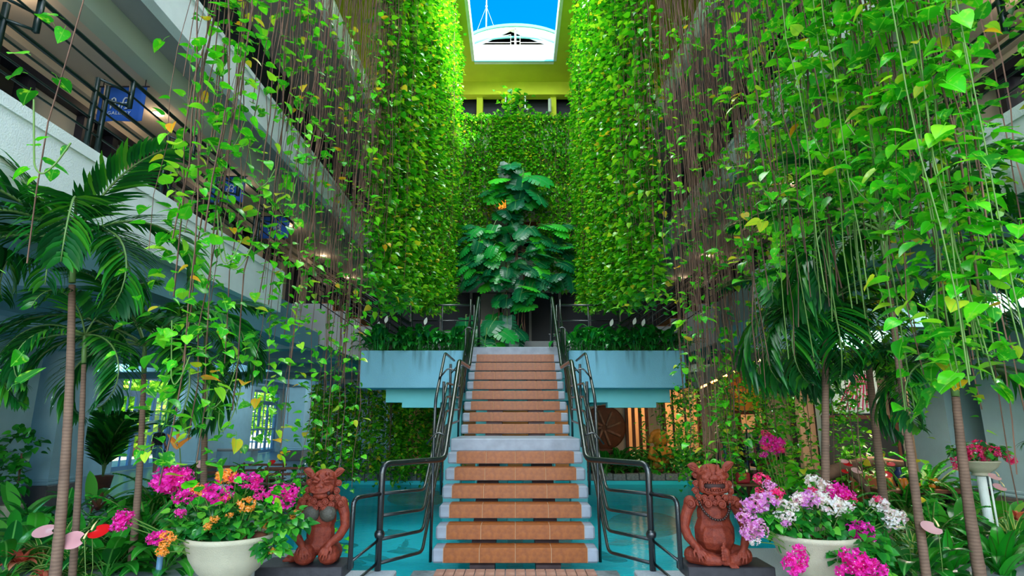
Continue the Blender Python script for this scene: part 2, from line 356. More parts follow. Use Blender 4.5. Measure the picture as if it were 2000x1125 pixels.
# near ledges that carry statues and bowls, and the tiled pad between them
led = MB(); led.cbox(-6.4, -1.22, 5.0, 6.5, -.3, .45, .012).cbox(-6.4, -2.45, 6.45, 7.5, -.3, .445, .012)
struct('pool_ledge', led, M['ledge'], label='pale terrazzo ledge at the left of the pool')
led = MB(); led.cbox(1.22, 6.4, 5.0, 6.5, -.3, .45, .012).cbox(2.45, 6.4, 6.45, 7.6, -.3, .445, .012)
struct('pool_ledge', led, M['ledge'], label='pale terrazzo ledge at the right of the pool')
pad = struct('stair_pad', MB().cbox(-1.2, 1.2, 4.8, 7.42, -.8, .235, .01), M['kerb'], label='stone pad at the foot of the staircase')
bme = MB().cbox(-.054, .054, -.104, .104, 0, .022, .004).mesh('paver', M['brick'])
for j in range(3):
    for i in range(16):
        put('paver', bme, pad, (-.87+.116*i, 7.29-.22*j, .233), label=None)
# kerb of grey blocks along the far end of the pool
kb = struct('pool_kerb', MB().box(-5.9, 5.7, 20.16, 20.6, -.3, .04), M['kerb'])
bl = MB().cbox(-.205, .205, -.17, .17, 0, .21, .015).mesh('kerb_block', M['kerb'])
for i in range(27): put('kerb_block', bl, kb, (-5.6+.43*i, 20.26, .02+.012*(i*7%3)))
kb = struct('pool_kerb', MB().box(-4.62, -4.3, 7.5, 12.0, -.3, .04), M['kerb'])
for i in range(10): put('kerb_block', bl, kb, (-4.46, 7.75+.43*i, .02+.01*(i*5%3)), (0,0,PI/2))
# ---- piers and walls of the arcades
def pier(x0, x1, y0, y1, side):
    o = struct('column', MB().box(x0, x1, y0, y1, .62, 4.0), M['pier'])
    put('granite_base', MB().cbox(x0-.05, x1+.05, y0-.05, y1+.05, 0, .5, .02).mesh('granite_base', M['granite']), o)
    put('base_moulding', MB().cbox(x0-.035, x1+.035, y0-.035, y1+.035, .5, .57, .02).cbox(x0-.02, x1+.02, y0-.02, y1+.02, .57, .64, .02).mesh('base_moulding', M['pier']), o)
    return o
for y0, y1, w in ((7.6, 8.9, 1.1), (11.7, 13.25, 1.1), (14.0, 15.0, .95), (20.3, 21.7, .62), (30.2, 31.6, 1.0)):
    pier(-10.7-w, -10.7, y0, y1, -1)
for y0, y1, w in ((7.9, 9.1, 1.1), (10.9, 12.3, 1.1), (13.3, 14.5, .95)):
    pier(9.6, 9.6+w, y0, y1, 1)
def opening_wall(name, x, ys, openings, th, mt, h=4.0, label=None):
    mb = MB(); y = ys[0]
    for (a, b, top) in openings:
        mb.box(x-th, x, y, a, 0, h); mb.box(x-th, x, a, b, top, h); y = b
    mb.box(x-th, x, y, ys[1], 0, h); return struct(name, mb, mt, label=label)
DO = [(12.6, 16.4, 3.7), (23.2, 26.9, 3.75), (35.0, 38.8, 3.75)]
opening_wall('wall_left', -15.4, (-4, 44), DO, .35, M['pier'], label='blue white outer wall of the left arcade')
def french(name, x, a, b, h, lab):
    """glazed French doors with a transom in the wall plane x, opening from y=a to y=b"""
    fr = MB(); X0, X1 = x-.24, x-.10
    n = 3; w = (b-a)/n
    fr.box(X0, X1, a, a+.14, 0, h).box(X0, X1, b-.14, b, 0, h).box(X0+.006, X1-.006, a+.02, b-.02, h-.12, h-.002).box(X0+.006, X1-.006, a+.02, b-.02, h*.80, h*.80+.14)
    o = struct(name, fr, M['doorframe'], label=lab)
    for k in range(n):
        y0, y1 = a+.1+(b-a-.2)*k/n, a+.1+(b-a-.2)*(k+1)/n
        lf = MB(); z1 = h*.80
        lf.box(X0+.02, X1-.02, y0, y0+.09, 0.02, z1).box(X0+.02, X1-.02, y1-.09, y1, 0.02, z1).box(X0+.025, X1-.025, y0+.01, y1-.01, .025, .2).box(X0+.025, X1-.025, y0+.01, y1-.01, z1-.09, z1-.003)
        for q in (.46,): lf.box(X0+.025, X1-.025, y0+.01, y1-.01, z1*q, z1*q+.09)
        for q in (.73,): lf.box(X0+.045, X1-.045, y0+.01, y1-.01, z1*q-.02, z1*q+.02)
        ym = (y0+y1)/2; lf.box(X0+.04, X1-.04, ym-.02, ym+.02, 0.05, z1); lf.box(X0+.04, X1-.04, ym-.02, ym+.02, z1, h)
        L = put('door_leaf', lf.mesh('door_leaf', M['doorframe']), o)
        for (p, q) in ((y0+.09, ym-.02), (ym+.02, y1-.09)):
            for (z, zz) in ((.2, z1*.46), (z1*.46+.09, z1*.73), (z1*.73, z1-.09), (z1+.14, h-.12)):
                put('pane', MB().add([(x-.17,p,z),(x-.17,q,z),(x-.17,q,zz),(x-.17,p,zz)], [(0,1,2,3)]).mesh('pane', M['glass']), L)
    return o
french('door_1', -15.4, 23.2, 26.9, 3.75, 'tall glazed French doors behind the walking man')
french('window_2', -15.4, 35.0, 38.8, 3.75, 'tall far glazed opening to the right of the French doors')
french('window_1', -15.4, 12.6, 16.4, 3.7, 'tall glazed opening at the left picture edge')
struct('wall_back', MB().box(-15.4, -6.4, 43.6, 44, 0, 4.0), M['pier'])
struct('wall_right', MB().box(10.9, 11.2, -4, 24, 0, 4.0), M['beige'], label='beige back wall of the right arcade')
# ---- upper galleries, left (sg=-1) and right (sg=1)
def galleries(sg, EX, side):
    X = lambda a: (min(a), max(a))
    def bx(mb, xa, xb, *r, m=None): return mb.box(min(sg*xa, sg*xb), max(sg*xa, sg*xb), *r, m)
    # floor slab of level two with its fascia, cut away where the side stair comes up
    g = MB(); bx(g, 5.4, 16, -4, 24, 3.95, 4.70); bx(g, 16, 12, 24, 44, 3.95, 4.7)
    struct('gallery_floor', g, M['soffit2'], label='underside and floor slab of the %s gallery above the arcade' % side)
    f = MB()
    for a, b in ((-4, 11.0), (15.4, 20.6)):
        bx(f, EX, 5.4, a, b, 3.97, 4.64); bx(f, EX-.02, 5.0, a, b, 4.64, 4.76)
    struct('trim_1' if sg < 0 else 'trim_2', f, M['white'], label='white fascia with a groove below the %s gallery rail' % side)
    if sg > 0:
        f = MB(); bx(f, EX+.2, 5.4, 11, 15.4, 3.97, 4.7); struct('trim_6', f, M['grey'])
    bm_ = MB()
    for y in np.arange(-2.6, 24, 3.1): bx(bm_, EX+.2, 15.4, y, y+.45, 3.5, 3.96)
    bx(bm_, EX+.15, EX+.55, -4, 13.7, 3.55, 3.97); bx(bm_, EX+.15, EX+.55, 15.4, 20.6, 3.55, 3.97); bx(bm_, 7.6, 8.0, -4, 44, 3.55, 3.97); bx(bm_, 10.6, 11.8, -4, 44, 3.62, 3.97)
    struct('ceiling_beam', bm_, M['soffit2'], label='stepped beams under the %s gallery' % side)
    # level two back wall: header, dark mullions, glass, pale panels
    w = struct('shopfront', MB(), M['beige']) if False else None
    g = MB(); bx(g, 6.3, 6.55, -4, 24, 6.35, 6.8); bx(g, 6.2, 6.3, -4, 24, 6.55, 6.68)
    hw = struct('wall_upper_'+side, g, M['beige'], label='beige header above the %s gallery shopfront' % side)
    for y in np.arange(-3.6, 23, 1.62):
        put('mullion', MB().box(sg*6.36-.09, sg*6.36+.09, y, y+.2, 4.7, 6.35).mesh('mullion', M['dark']), hw)
        put('mullion', MB().box(sg*6.36-.09, sg*6.36+.09, y+.62, y+.74, 4.7, 6.35).mesh('mullion', M['dark']), hw)
        put('panel', MB().box(sg*6.42-.03, sg*6.42+.03, y+.74, y+1.62, 4.7, 6.35).mesh('panel', M['beige']), hw)
        put('pane', MB().add([(sg*6.42,y+.2,5.0),(sg*6.42,y+.62,5.0),(sg*6.42,y+.62,6.3),(sg*6.42,y+.2,6.3)], [(0,1,2,3)]).mesh('pane', M['glass']), hw)
    g = MB(); bx(g, 6.24, 6.42, -4, 24, 6.28, 6.4)
    put('header_rail', g.mesh('header_rail', M['dark']), hw)
    g = MB(); bx(g, 8.6, 8.8, -4, 24, 4.7, 6.8)
    struct('wall_shop_'+side, g, M['beige'])
    # ceiling of level two, beam, soffit and fascia of level three
    g = MB(); bx(g, 5.3, 16, -4, 24, 6.75, 7.0); struct('ceiling_gallery', g, M['beige'], label='beige gallery ceiling on the %s' % side)
    g = MB(); bx(g, 5.08, 5.35, -4, 22, 6.74, 7.12); struct('trim_3' if sg < 0 else 'trim_4', g, M['greygreen'])
    g = MB(); bx(g, EX+.05, 6.4, -4, 20.6, 7.10, 7.3); struct('soffit', g, M['grey'], label='grey soffit of the upper %s gallery' % side)
    g = MB(); bx(g, EX, EX+.16, -4, 20.6, 7.05, 7.72); bx(g, EX-.03, EX+.2, -4, 20.6, 7.66, 7.74)
    struct('parapet', g, M['white'], label='white parapet of the upper %s gallery' % side)
    g = MB(); bx(g, 6.6, 6.8, -4, 24, 7.3, 11.5); struct('wall_dark_'+side, g, M['darkwall'], label='dark glazed wall of the upper %s gallery' % side)
    for k, y in enumerate(np.arange(-2, 23, 2.4)):
        bb = MB(); bx(bb, 6.5, 6.62, y, y+.14, 7.3, 11.5); put('mullion', bb.mesh('mullion', M['dark']), bpy.data.objects['wall_dark_'+side])
    # level four
    g = MB(); bx(g, EX+.05, 9, -4, 24, 11.5, 11.75); struct('soffit', g, M['grey'], label='grey soffit of the topmost %s gallery' % side)
    g = MB(); bx(g, EX, EX+.16, -4, 20.6, 11.45, 12.15); struct('parapet', g, M['white'], label='white parapet of the topmost %s gallery' % side)
    g = MB(); bx(g, 6.6, 6.8, -4, 24, 11.7, 16.2); struct('wall_top_'+side, g, M['darkwall'])
galleries(-1, 4.5, 'left'); galleries(1, 4.6, 'right')
# ---- far end of the atrium
e = MB(); e.box(-9, 9, 20.6, 24, 3.97, 4.7); struct('gallery_floor', e, M['grey'], label='slab of the far end gallery')
e = MB(); e.box(-4.6, 4.7, 20.45, 20.62, 7.05, 7.74).box(-4.6, 4.7, 20.6, 24, 7.05, 7.3); struct('parapet', e, M['white'], label='white parapet of the far end gallery behind the monstera')
e = MB(); e.box(-4.6, 4.7, 20.45, 20.62, 12.0, 13.15).box(-4.6, 4.7, 20.6, 24, 11.9, 12.15); struct('parapet', e, M['white'], label='topmost far parapet under the creeper')
e = MB(); e.box(-4.6, 4.7, 20.5, 20.62, 9.95, 10.6).box(-4.6, 4.7, 20.6, 24, 9.8, 10.0); struct('parapet', e, M['white'], label='white far parapet glimpsed behind the upper monstera')
e = MB(); e.box(-9, 9, 23.3, 23.6, 4.7, 16.2); wb = struct('wall_far', e, M['darkwall'], label='dark wall behind the far galleries')
for x in np.arange(-4.2, 4.4, 1.2):
    put('mullion', MB().box(x-.05, x+.05, 23.2, 23.32, 4.7, 7.05).mesh('mullion', M['grey']), wb)
e = MB(); e.box(-1.4, -.2, 23.2, 23.3, 4.7, 7.0); put('door_panel', e.mesh('door_panel', M['grey']), wb)
for k in range(7): put('louvre', MB().box(.35, 1.15, 22.2, 22.24, 8.75+.16*k, 8.41+.16*k).mesh('louvre', M['wood']), wb)
for x in (-1.53, 1.63): put('mullion', MB().box(x-.13, x+.13, 22.7, 23.3, 12.1, 15.6).mesh('mullion', M['lime']), wb)
put('duct', MB().tube([(1.45,22.3,14.6),(1.45,22.3,15.2)], .07, 10).mesh('duct', M['greygreen']), wb)
put('ledge_board', MB().box(-1.45, -.75, 22.5, 22.6, 14.3, 14.4).mesh('ledge_board', M['greygreen']), wb)
# ---- roof with the long skylight opening
CZ = 16.15
r = MB(); r.box(-9, -1.66, 9.5, 24, CZ, CZ+.35).box(1.56, 9, 9.5, 24, CZ, CZ+.35).box(-1.66, 1.56, 21.05, 24, CZ, CZ+.35)
struct('ceiling', r, M['lime'], label='ceiling round the skylight opening with lime bounce light in its colour')
r = MB(); r.box(-9, 9, 22.5, 22.9, 15.55, CZ); struct('ceiling_beam', r, M['lime'])
r = MB(); r.box(-1.76, -1.64, 9.5, 21.0, CZ-.02, CZ+.5).box(1.54, 1.66, 9.5, 21.0, CZ-.02, CZ+.5); struct('trim_7', r, M['white'], label='white rim of the skylight opening')
up = struct('skylight_upstand', MB().box(-1.66, 1.56, 21.0, 21.2, CZ-.02, 16.72), M['white'], label='white upstand wall beyond the skylight opening')
struct('trim_8', MB().box(-1.68, 1.58, 20.96, 21.02, CZ-.04, CZ+.03), M['soffit'])
r = MB(); r.box(-9, -3.2, -6, 9.5, CZ, CZ+.35).box(1.0, 9, -6, 9.5, CZ, CZ+.35); struct('roof', r, M['white'], label='unseen flat roof over the galleries, widened to block the sun')  # unseen slabs, the right one stretched inward to keep sun off the left parapet
# arched clerestory with its railing and mast, on the roof
v = thing('arched_clerestory', 'white barrel vaulted glass roof seen through the skylight opening', 'roof light', (0, 24.6, 19.15))
def arch(rx, rz, y0, y1, th, n=28, a0=12, a1=168):
    m_ = MB(); vs = []
    for i in range(n+1):
        a = rad(a0+(a1-a0)*i/n)
        for (q, y) in ((0, y0), (0, y1), (th, y1), (th, y0)): vs.append(((rx+q)*math.cos(a), y, (rz+q)*math.sin(a)))
    fs = []
    for i in range(n):
        b = i*4
        for k in range(4): fs.append((b+k, b+(k+1)%4, b+4+(k+1)%4, b+4+k))
    return m_.add(vs, fs)
put('rim', arch(2.62, 1.28, 0, .3, .14).mesh('rim', M['soffit']), v, (0,0,.05))
put('rim', arch(2.50, 1.12, .02, .25, .1).mesh('rim', M['white']), v, (0,0,.05))
put('inner_arch', arch(2.4, .74, .1, .25, .06).mesh('inner_arch', M['soffit']), v, (0,0,.05))
gm = MB(); pts = [(2.5*math.cos(rad(12+156*i/28)), .2, .05+1.12*math.sin(rad(12+156*i/28))) for i in range(29)]
gm.add(pts+[(2.45, .2, 0), (-2.45, .2, 0)], [tuple(range(31))]); put('glazing', gm.mesh('glazing', mat('milky_glazing', (214, 222, 236), .25)), v)
put('mullion', MB().box(-.05, .05, .02, .2, 0, 1.2).mesh('mullion', M['grey']), v)
put('curb', MB().box(-4, 4, -.4, .2, -2.6, .02).mesh('curb', M['white']), v)
rl = MB()
for s_ in (-1, 1):
    rl.tube([(s_*.22, -.3, .1), (s_*.22, -.3, .62), (s_*1.0, -.3, .48), (s_*1.75, -.3, .16), (s_*1.75, -.3, 0)], .018, 6)
    rl.tube([(s_*.22, -.3, .2), (s_*1.7, -.3, .2)], .014, 6)
rl.tube([(-.22, -.3, .26), (.22, -.3, .26)], .018, 6).tube([(0, -.3, 0), (0, -.3, .26)], .02, 6)
put('railing', rl.mesh('railing', M['white']), v)
ms = thing('roof_mast', 'thin white mast with guy wires on the roof beyond the skylight', 'mast', (-1.42, 24.9, 19.2))
put('pole', MB().tube([(0,0,0),(0,0,6)], .03, 8).ball((0,0,2.6), .06).mesh('pole', M['white']), ms)
for s_ in (-1, 1): put('guy_wire', MB().tube([(0,0,2.6),(s_*.55,.1,1.0)], .006, 5).mesh('guy_wire', M['white']), ms)
# concrete troughs from which the creepers hang
for s_, nm in ((-1, 'left'), (1, 'right')):
    struct('vine_trough', MB().box(s_*2.45-.28, s_*2.45+.28, .5, 20.4, CZ-.5, CZ-.02), M['grey'], label='concrete trough along the %s side that feeds the hanging vines' % nm)
    for y in (1, 5, 9): struct('trough_hanger', MB().box(min(s_*2.6, s_*4.6), max(s_*2.6, s_*4.6), y, y+.2, CZ-.4, CZ-.1), M['grey'])
# ---- right arcade: warm shops
shop = struct('shop_wall', MB().box(2.6, 4.1, 22.4, 22.6, 0, 3.9).box(5.0, 5.5, 22.4, 22.6, 0, 3.9).box(6.9, 8.3, 22.4, 22.6, 0, 3.9).box(2.6, 11, 22.4, 22.6, 3.3, 3.97), M['beige'], label='beige shopfront wall behind the right garden')
struct('wall_shop_back', MB().box(-5, 11, 25.8, 26, 0, 4), mat('warm_shop_wall', (214, 160, 104), .8, .1, 1), label='warm lit back wall inside the shop')
for x in (4.15, 4.4, 4.65, 4.9, 5.55, 6.85, 8.35, 9.3):
    put('post', MB().box(x-.05, x+.05, 22.25, 22.4, 0, 3.3).mesh('post', M['wood']), shop)
for x in (5.9, 6.35): put('post', MB().box(x-.03, x+.03, 22.3, 22.4, 0, 3.3).mesh('post', M['dark']), shop)
shop2 = struct('shop_wall', MB().box(9.4, 9.6, 14.6, 16.0, 0, 3.97).box(9.4, 9.6, 17.6, 18.4, 0, 3.97).box(9.4, 9.6, 20.2, 22.4, 0, 3.97).box(9.4, 9.6, 14.6, 22.4, 3.2, 3.97), M['beige'], label='beige shopfront wall along the right arcade')
for y in (14.7, 16.05, 17.55, 18.45, 20.1): put('post', MB().box(9.26, 9.4, y-.06, y+.06, 0, 3.2).mesh('post', M['dark']), shop2)
struct('shop_column', MB().box(8.0, 8.3, 15.6, 15.9, 0, 4), M['pier'], label='slim pale blue column in front of the right shop')
# canopy over the shop with a warm strip light
cn = thing('shop_canopy', 'slanted timber edged canopy with warm strip lights over the right shop', 'canopy', (5.6, 15.6, 3.1))
put('board', MB().box(-.9, 1.2, -.05, .9, .1, .3).mesh('board', M['wood']), cn, rot=(0, rad(-24), 0))
put('fascia', MB().box(-.95, 1.25, -.12, -.05, .05, .42).mesh('fascia', M['grey']), cn, rot=(0, rad(-24), 0))
stp = mat('strip_light', (255, 196, 110), .5, emit=(255, 176, 84), estr=9)
for k in range(6): put('strip_light', MB().box(-.8+.32*k, -.62+.32*k, -.11, -.03, .0, .045).mesh('strip_light', stp), cn, rot=(0, rad(-24), 0))
# warm lamps inside the shops
def lamp(loc, e, size=1.0, col=(1, .74, .48), rot=(0,0,0), nm='shop_lamp'):
    d = bpy.data.lights.new(nm, 'AREA'); d.energy = e; d.size = size; d.color = col; o = bpy.data.objects.new(nm, d); COL.objects.link(o); o.location = loc; o.rotation_euler = rot; return o
for x in (4.6, 6.2, 8.8): lamp((x, 24.2, 3.8), 34, 1.2)
for y in (17, 19.3): lamp((10.4, y, 3.7), 24, .9)
lamp((6.4, 17.6, 3.85), 40, .8)
r = MB(); r.box(-12, 12, 24, 44, 3.97, 4.4); struct('roof', r, M['soffit2'], label='unseen low flat roof added behind the far galleries to stop the sun')  # unseen slab added so the sun misses the floor behind the thicket
ORD = ('nearest', 'second', 'third', 'fourth', 'fifth', 'sixth', 'seventh', 'eighth', 'ninth')
# fill lamps added to brighten the arcades, each with an added enamel fitting
al = mat('arcade_fill_globe', (200, 226, 236), .4, emit=(190, 225, 245), estr=1.5)
for sg, xs, ys, e_ in ((-1, -8.8, (6.0, 10.0, 17.5, 23.5, 29.5), 44), (-1, -13.2, (9.5, 18.5, 27.5, 33.5), 46), (1, 7.4, (5.5, 9.0, 12.5), 42)):
    for y in ys:
        t = thing('arcade_fill_lamp', '%s small added fill lamp from the camera in the %s row under the %s gallery' % (ORD[ys.index(y)], 'outer' if xs < -12 else 'inner', 'left' if sg < 0 else 'right'), 'ceiling light', (xs, y, 3.95), group='added arcade fill lamps on the %s' % ('left' if sg < 0 else 'right'))
        put('base', MB().lathe([(.001,-.03),(.07,-.03),(.08,0)], 16).mesh('base', M['white']), t); put('globe', MB().ball((0,0,-.06), (.05,.05,.035), n=14, k=8).mesh('globe', al, True), t)
        d = bpy.data.lights.new('arcade_fill_light', 'POINT'); d.energy = e_; d.color = (.72, .92, 1) if sg < 0 else (1, .86, .7); d.shadow_soft_size = .06
        o = bpy.data.objects.new('arcade_fill_light', d); COL.objects.link(o); o.location = (xs, y, 3.7)
# gallery downlights: fitting + light each
tr = mat('downlight_lens', (255, 226, 190), .4, emit=(255, 214, 160), estr=2.5)
for sg in (-1, 1):
    for k, y in enumerate(np.arange(3.0, 20, 2.75)):
        x = sg*5.72
        t = thing('downlight', '%s round recessed downlight from the camera in the beige %s gallery ceiling' % (ORD[k], 'left' if sg < 0 else 'right'), 'ceiling light', (x, y, 6.75), group='downlights in the %s gallery ceiling' % ('left' if sg < 0 else 'right'))
        put('ring', MB().lathe([(.06,-.002),(.085,-.012),(.09,0)], 20).mesh('ring', M['white']), t)
        put('lens', MB().lathe([(.001,.0),(.06,-.003)], 20).mesh('lens', tr), t)
        d = bpy.data.lights.new('downlight_lamp', 'POINT'); d.energy = 2.2; d.color = (1, .8, .58); d.shadow_soft_size = .08
        o = bpy.data.objects.new('downlight_lamp', d); COL.objects.link(o); o.location = (x, y, 6.6)
# outdoor greenery beyond the French doors
struct('garden_ground', MB().box(-70, -16, -10, 90, -.5, -.06), mat('garden_paving', (196, 190, 170), .9, .15, 2), label='pale sunlit ground outside the left doors')
# ================================================================ STAIRCASE
st = thing('staircase', 'straight open riser staircase with terracotta tiled treads rising over the pool', 'staircase', (0, 7.5, .235))
OY, OZ = 7.5, .235
def lp(mb, name, mt, parent=st, label=None, smooth=False): return put(name, mb.mesh(name, mt, smooth), parent, (0, -OY, -OZ), label=label)
tread_me = MB().cbox(-1.0, 1.0, 0, .345, -.165, 0, .022).mesh('tread', M['stone'])
tw = 1.73/4
tl = MB(); tl.cbox(-tw/2+.004, tw/2-.004, -.008, .30, -.008, .008, .003).cbox(-tw/2+.004, tw/2-.004, -.010, .006, -.158, .008, .003)
tile_me = tl.mesh('tile', M['tile'])
grout_me = MB().box(-.868, .868, -.006, .30, -.157, .004).mesh('grout', M['grout'])
ys, zs = [], []
for k in range(6): ys.append(7.53+.286*k); zs.append(.45+.2088*k)
for k in range(8): ys.append(11.02+.2945*k); zs.append(1.88+.2155*k)
for y, z in zip(ys, zs):
    t = put('tread', tread_me, st, (0, y-OY, z-OZ)); put('grout', grout_me, t)
    for i in range(4): put('tile', tile_me, t, (-1.73/2+tw*(i+.5), 0, 0))
lp(MB().cbox(-1.0, 1.0, 9.30, 10.98, 1.49, 1.68, .015), 'landing', M['stone'])
for s_ in (-1, 1):
    b = MB(); x0, x1 = (.25, .55) if s_ > 0 else (-.55, -.25)
    def beam(y0, z0, y1, z1, d): b.add([(x,y,z) for x in (x0,x1) for (y,z) in ((y0,z0-d),(y1,z1-d),(y1,z1),(y0,z0))], [(0,1,2,3),(7,6,5,4),(0,4,5,1),(1,5,6,2),(2,6,7,3),(3,7,4,0)])
    beam(7.6, .25, 9.4, 1.50, .34); beam(9.35, 1.49, 11.0, 1.49, .3); beam(10.9, 1.62, 13.4, 3.43, .34)
    lp(b, 'stringer', M['stringer'])
    p = MB().cbox(min(s_*.62, s_*.12), max(s_*.62, s_*.12), 9.7, 10.0, -.8, 1.3, .02); lp(p, 'pier', M['soffit'])
# bridge platform at the stair head
pf = struct('bridge_deck', MB().cbox(-1.0, 1.0, 13.37, 13.9, 3.39, 3.60, .012).box(-2.7, 2.7, 13.75, 20.6, 3.3, 3.59), M['stone'], label='stone paved bridge deck at the head of the stairs')
und = MB(); und.box(-2.5, 2.6, 14.2, 20.6, 2.95, 3.3).box(-2.2, -1.9, 14.25, 20.6, 2.35, 2.95).box(1.9, 2.2, 14.25, 20.6, 2.35, 2.95).box(-.9, -.55, 13.9, 20.6, 2.5, 2.95).box(.55, .9, 13.8, 20.6, 2.5, 2.95)
for y in (14.35, 15.9, 18.2): und.box(-2.6, 2.65, y, y+.3, 2.42, 2.95)
struct('bridge_beam', und, M['soffit'], label='teal lit beams under the bridge deck')
for x in (-1.5, -.75, .75, 1.5): struct('bridge_column', MB().cbox(x-.2, x+.2, 14.4, 14.8, -.9, 2.5, .02), M['soffit'], label=None)
def planter(name, x0, x1, lab):
    t = thing(name, lab, 'planter', ((x0+x1)/2, 13.6, 2.66)); cx = (x0+x1)/2; w = (x1-x0)/2
    m_ = MB(); m_.cbox(-w, w, -.4, .02-.4+.1, 0, .84, .012).cbox(-w, w, .30, .42, 0, .84, .012).cbox(-w, -w+.12, -.35, .4, 0, .84, .012).cbox(w-.12, w, -.35, .4, 0, .84, .012).box(-w+.05, w-.05, -.35, .35, .0, .12)
    put('trough', m_.mesh('trough', M['planter']), t)
    put('soil', MB().box(-w+.1, w-.1, -.32, .32, .6, .76).mesh('soil', M['soil']), t)
    u = MB(); u.box(-w+.5, w-.25, .1, .44, -.3, .0).box(-w+.9, w-.6, .0, .3, -.42, -.3); put('bracket', u.mesh('bracket', M['soffit']), t)
    return t
planter('planter_trough', -3.49, -1.12, 'long pale blue concrete planter left of the stair head')
planter('planter_trough', 1.21, 3.82, 'long pale blue concrete planter right of the stair head')
# stair railings
def corner(pts, r=.10, n=4):
    pts = [Vector(p) for p in pts]; out = [pts[0]]
    for a, b, c in zip(pts, pts[1:], pts[2:]):
        d0 = (a-b); d1 = (c-b); q = min(r, d0.length*.45, d1.length*.45); p0 = b+d0.normalized()*q; p1 = b+d1.normalized()*q
        for i in range(n+1):
            t = i/n; out.append(p0*(1-t)**2+b*2*t*(1-t)+p1*t*t)
    return out+[pts[-1]]
for s_, nm in ((-1, 'left'), (1, 'right')):
    t = thing('stair_railing', 'glossy black tubular handrail with four lower bars on the %s of the stairs' % nm, 'railing', (s_*1.41, 6.47, .45))
    A = lambda mb, name: put(name, mb.mesh(name, M['rail'], True), t, (-s_*1.41, -6.47, -.45))
    top = [(s_*1.41,6.47,.45),(s_*1.41,6.47,1.50),(s_*.85,7.27,1.50),(s_*.85,8.87,2.83),(s_*.85,10.75,2.90),(s_*.85,13.26,4.75),(s_*.85,13.5,4.72),(s_*.85,13.5,3.6)]
    A(MB().tube(corner(top), .034, 10), 'handrail')
    for k, dz in enumerate((.30, .52, .75, .98)):
        q = [(s_*1.41,6.47,1.50-dz),(s_*1.07,7.2,1.46-dz),(s_*1.03,8.9,2.80-dz+.02*k),(s_*1.03,10.8,2.86-dz+.02*k),(s_*1.03,13.2,4.66-dz)]
        A(MB().tube(corner(q, .08), .019, 8), 'lower_bar')
    # outer guard rail on brackets
    q = [(s_*1.12,8.2,1.1),(s_*1.12,8.35,2.25),(s_*1.12,9.3,3.0),(s_*1.12,10.7,3.02)]
    A(MB().tube(corner(q, .12), .022, 8), 'guard_rail')
    for (y, z0, z1) in ((7.62, .28, 1.74), (8.5, .95, 2.5), (9.35, 1.55, 2.83), (10.85, 1.6, 2.93), (12.0, 2.5, 3.8), (13.2, 3.3, 4.68)):
        A(MB().tube([(s_*1.03, y, z0), (s_*1.03, y, z1)], .02, 8), 'post')
    for (y, z) in ((7.62, 1.76), (8.7, 2.66), (10.3, 2.86), (12.0, 3.80)):
        A(MB().tube(corner([(s_*.85,y,z),(s_*1.0,y,z+.05),(s_*1.12,y,z-.1)], .05), .012, 6), 'bracket')
    w = [(s_*1.41,6.47,1.20),(s_*1.60,6.1,1.20),(s_*1.60,6.1,.55)]
    A(MB().tube(corner(w, .08), .024, 8), 'wing_bar')
    for dz in (.45, .67): A(MB().tube([(s_*1.41,6.47,1.5-dz-.3),(s_*1.60,6.1,1.36-dz-.3)], .014, 6), 'wing_bar')
    A(MB().ball((s_*1.41,6.47,.80), .055), 'collar')
    # bridge railing behind the planter
    b = thing('bridge_railing', 'black railing on the bridge behind the %s planter' % nm, 'railing', (s_*1.07, 14.6, 3.59))
    B = lambda mb, name: put(name, mb.mesh(name, M['rail'], True), b, (-s_*1.07, -14.6, -3.59))
    for z in (4.82, 4.42, 4.12, 3.85): B(MB().tube([(s_*1.05,14.6,z),(s_*2.62,14.6,z)], .024 if z > 4.8 else .017, 8), 'bar')
    for x in (1.05, 1.85, 2.62): B(MB().tube([(s_*x,14.6,3.59),(s_*x,14.6,4.82)], .022, 8), 'post')
    # side flight up to the gallery
    fl = thing('side_staircase', 'short concrete side stair climbing from the bridge to the %s gallery' % nm, 'staircase', (s_*2.7, 14.4, 3.59))
    body = MB(); n = 6; pts = [(2.7, 3.0)]
    for k in range(n):
        pts += [(2.7+.34*k, 3.6+.185*k), (2.7+.34*k, 3.6+.185*(k+1))]
    pts += [(4.74, 4.71), (5.4, 4.71), (5.4, 3.95), (4.6, 3.7)]
    N = len(pts); vs = [(s_*a, 13.85, b_) for a, b_ in pts]+[(s_*a, 15.2, b_) for a, b_ in pts]
    body.add(vs, [tuple(range(N)), tuple(range(2*N-1, N-1, -1))]+[(i, i+N, (i+1)%N+N, (i+1)%N) for i in range(N)])
    put('flight', body.mesh('flight', M['grey']), fl, (-s_*2.7, -14.4, -3.59))
    for k in range(n):
        put('tread_tile', MB().cbox(s_*(2.87+.34*k)-.17, s_*(2.87+.34*k)+.17, 13.84, 15.2, 3.785+.185*k, 3.80+.185*k, .004).box(s_*(2.70+.34*k)-.012, s_*(2.70+.34*k)+.012, 13.84, 15.2, 3.62+.185*k, 3.785+.185*k).mesh('tread_tile', M['tile']), fl, (-s_*2.7, -14.4, -3.59))
    for Y in (13.85, 15.2):
        for k in range(7):
            z = (2.37+1.95)-.16*k+.02
            B2 = MB().tube([(s_*2.5, Y, z-.12), (s_*5.0, Y, z+1.52)], .024 if k == 0 else .013, 7)
            put('bar', B2.mesh('bar', M['rail'], True), fl, (-s_*2.7, -14.4, -3.59))
        for x in (2.75, 3.3, 4.0, 4.7):
            put('post', MB().tube([(s_*x, Y, 3.6+(x-2.7)*.54-.1), (s_*x, Y, 4.4+(x-2.6)*.64)], .018, 7).mesh('post', M['rail'], True), fl, (-s_*2.7, -14.4, -3.59))
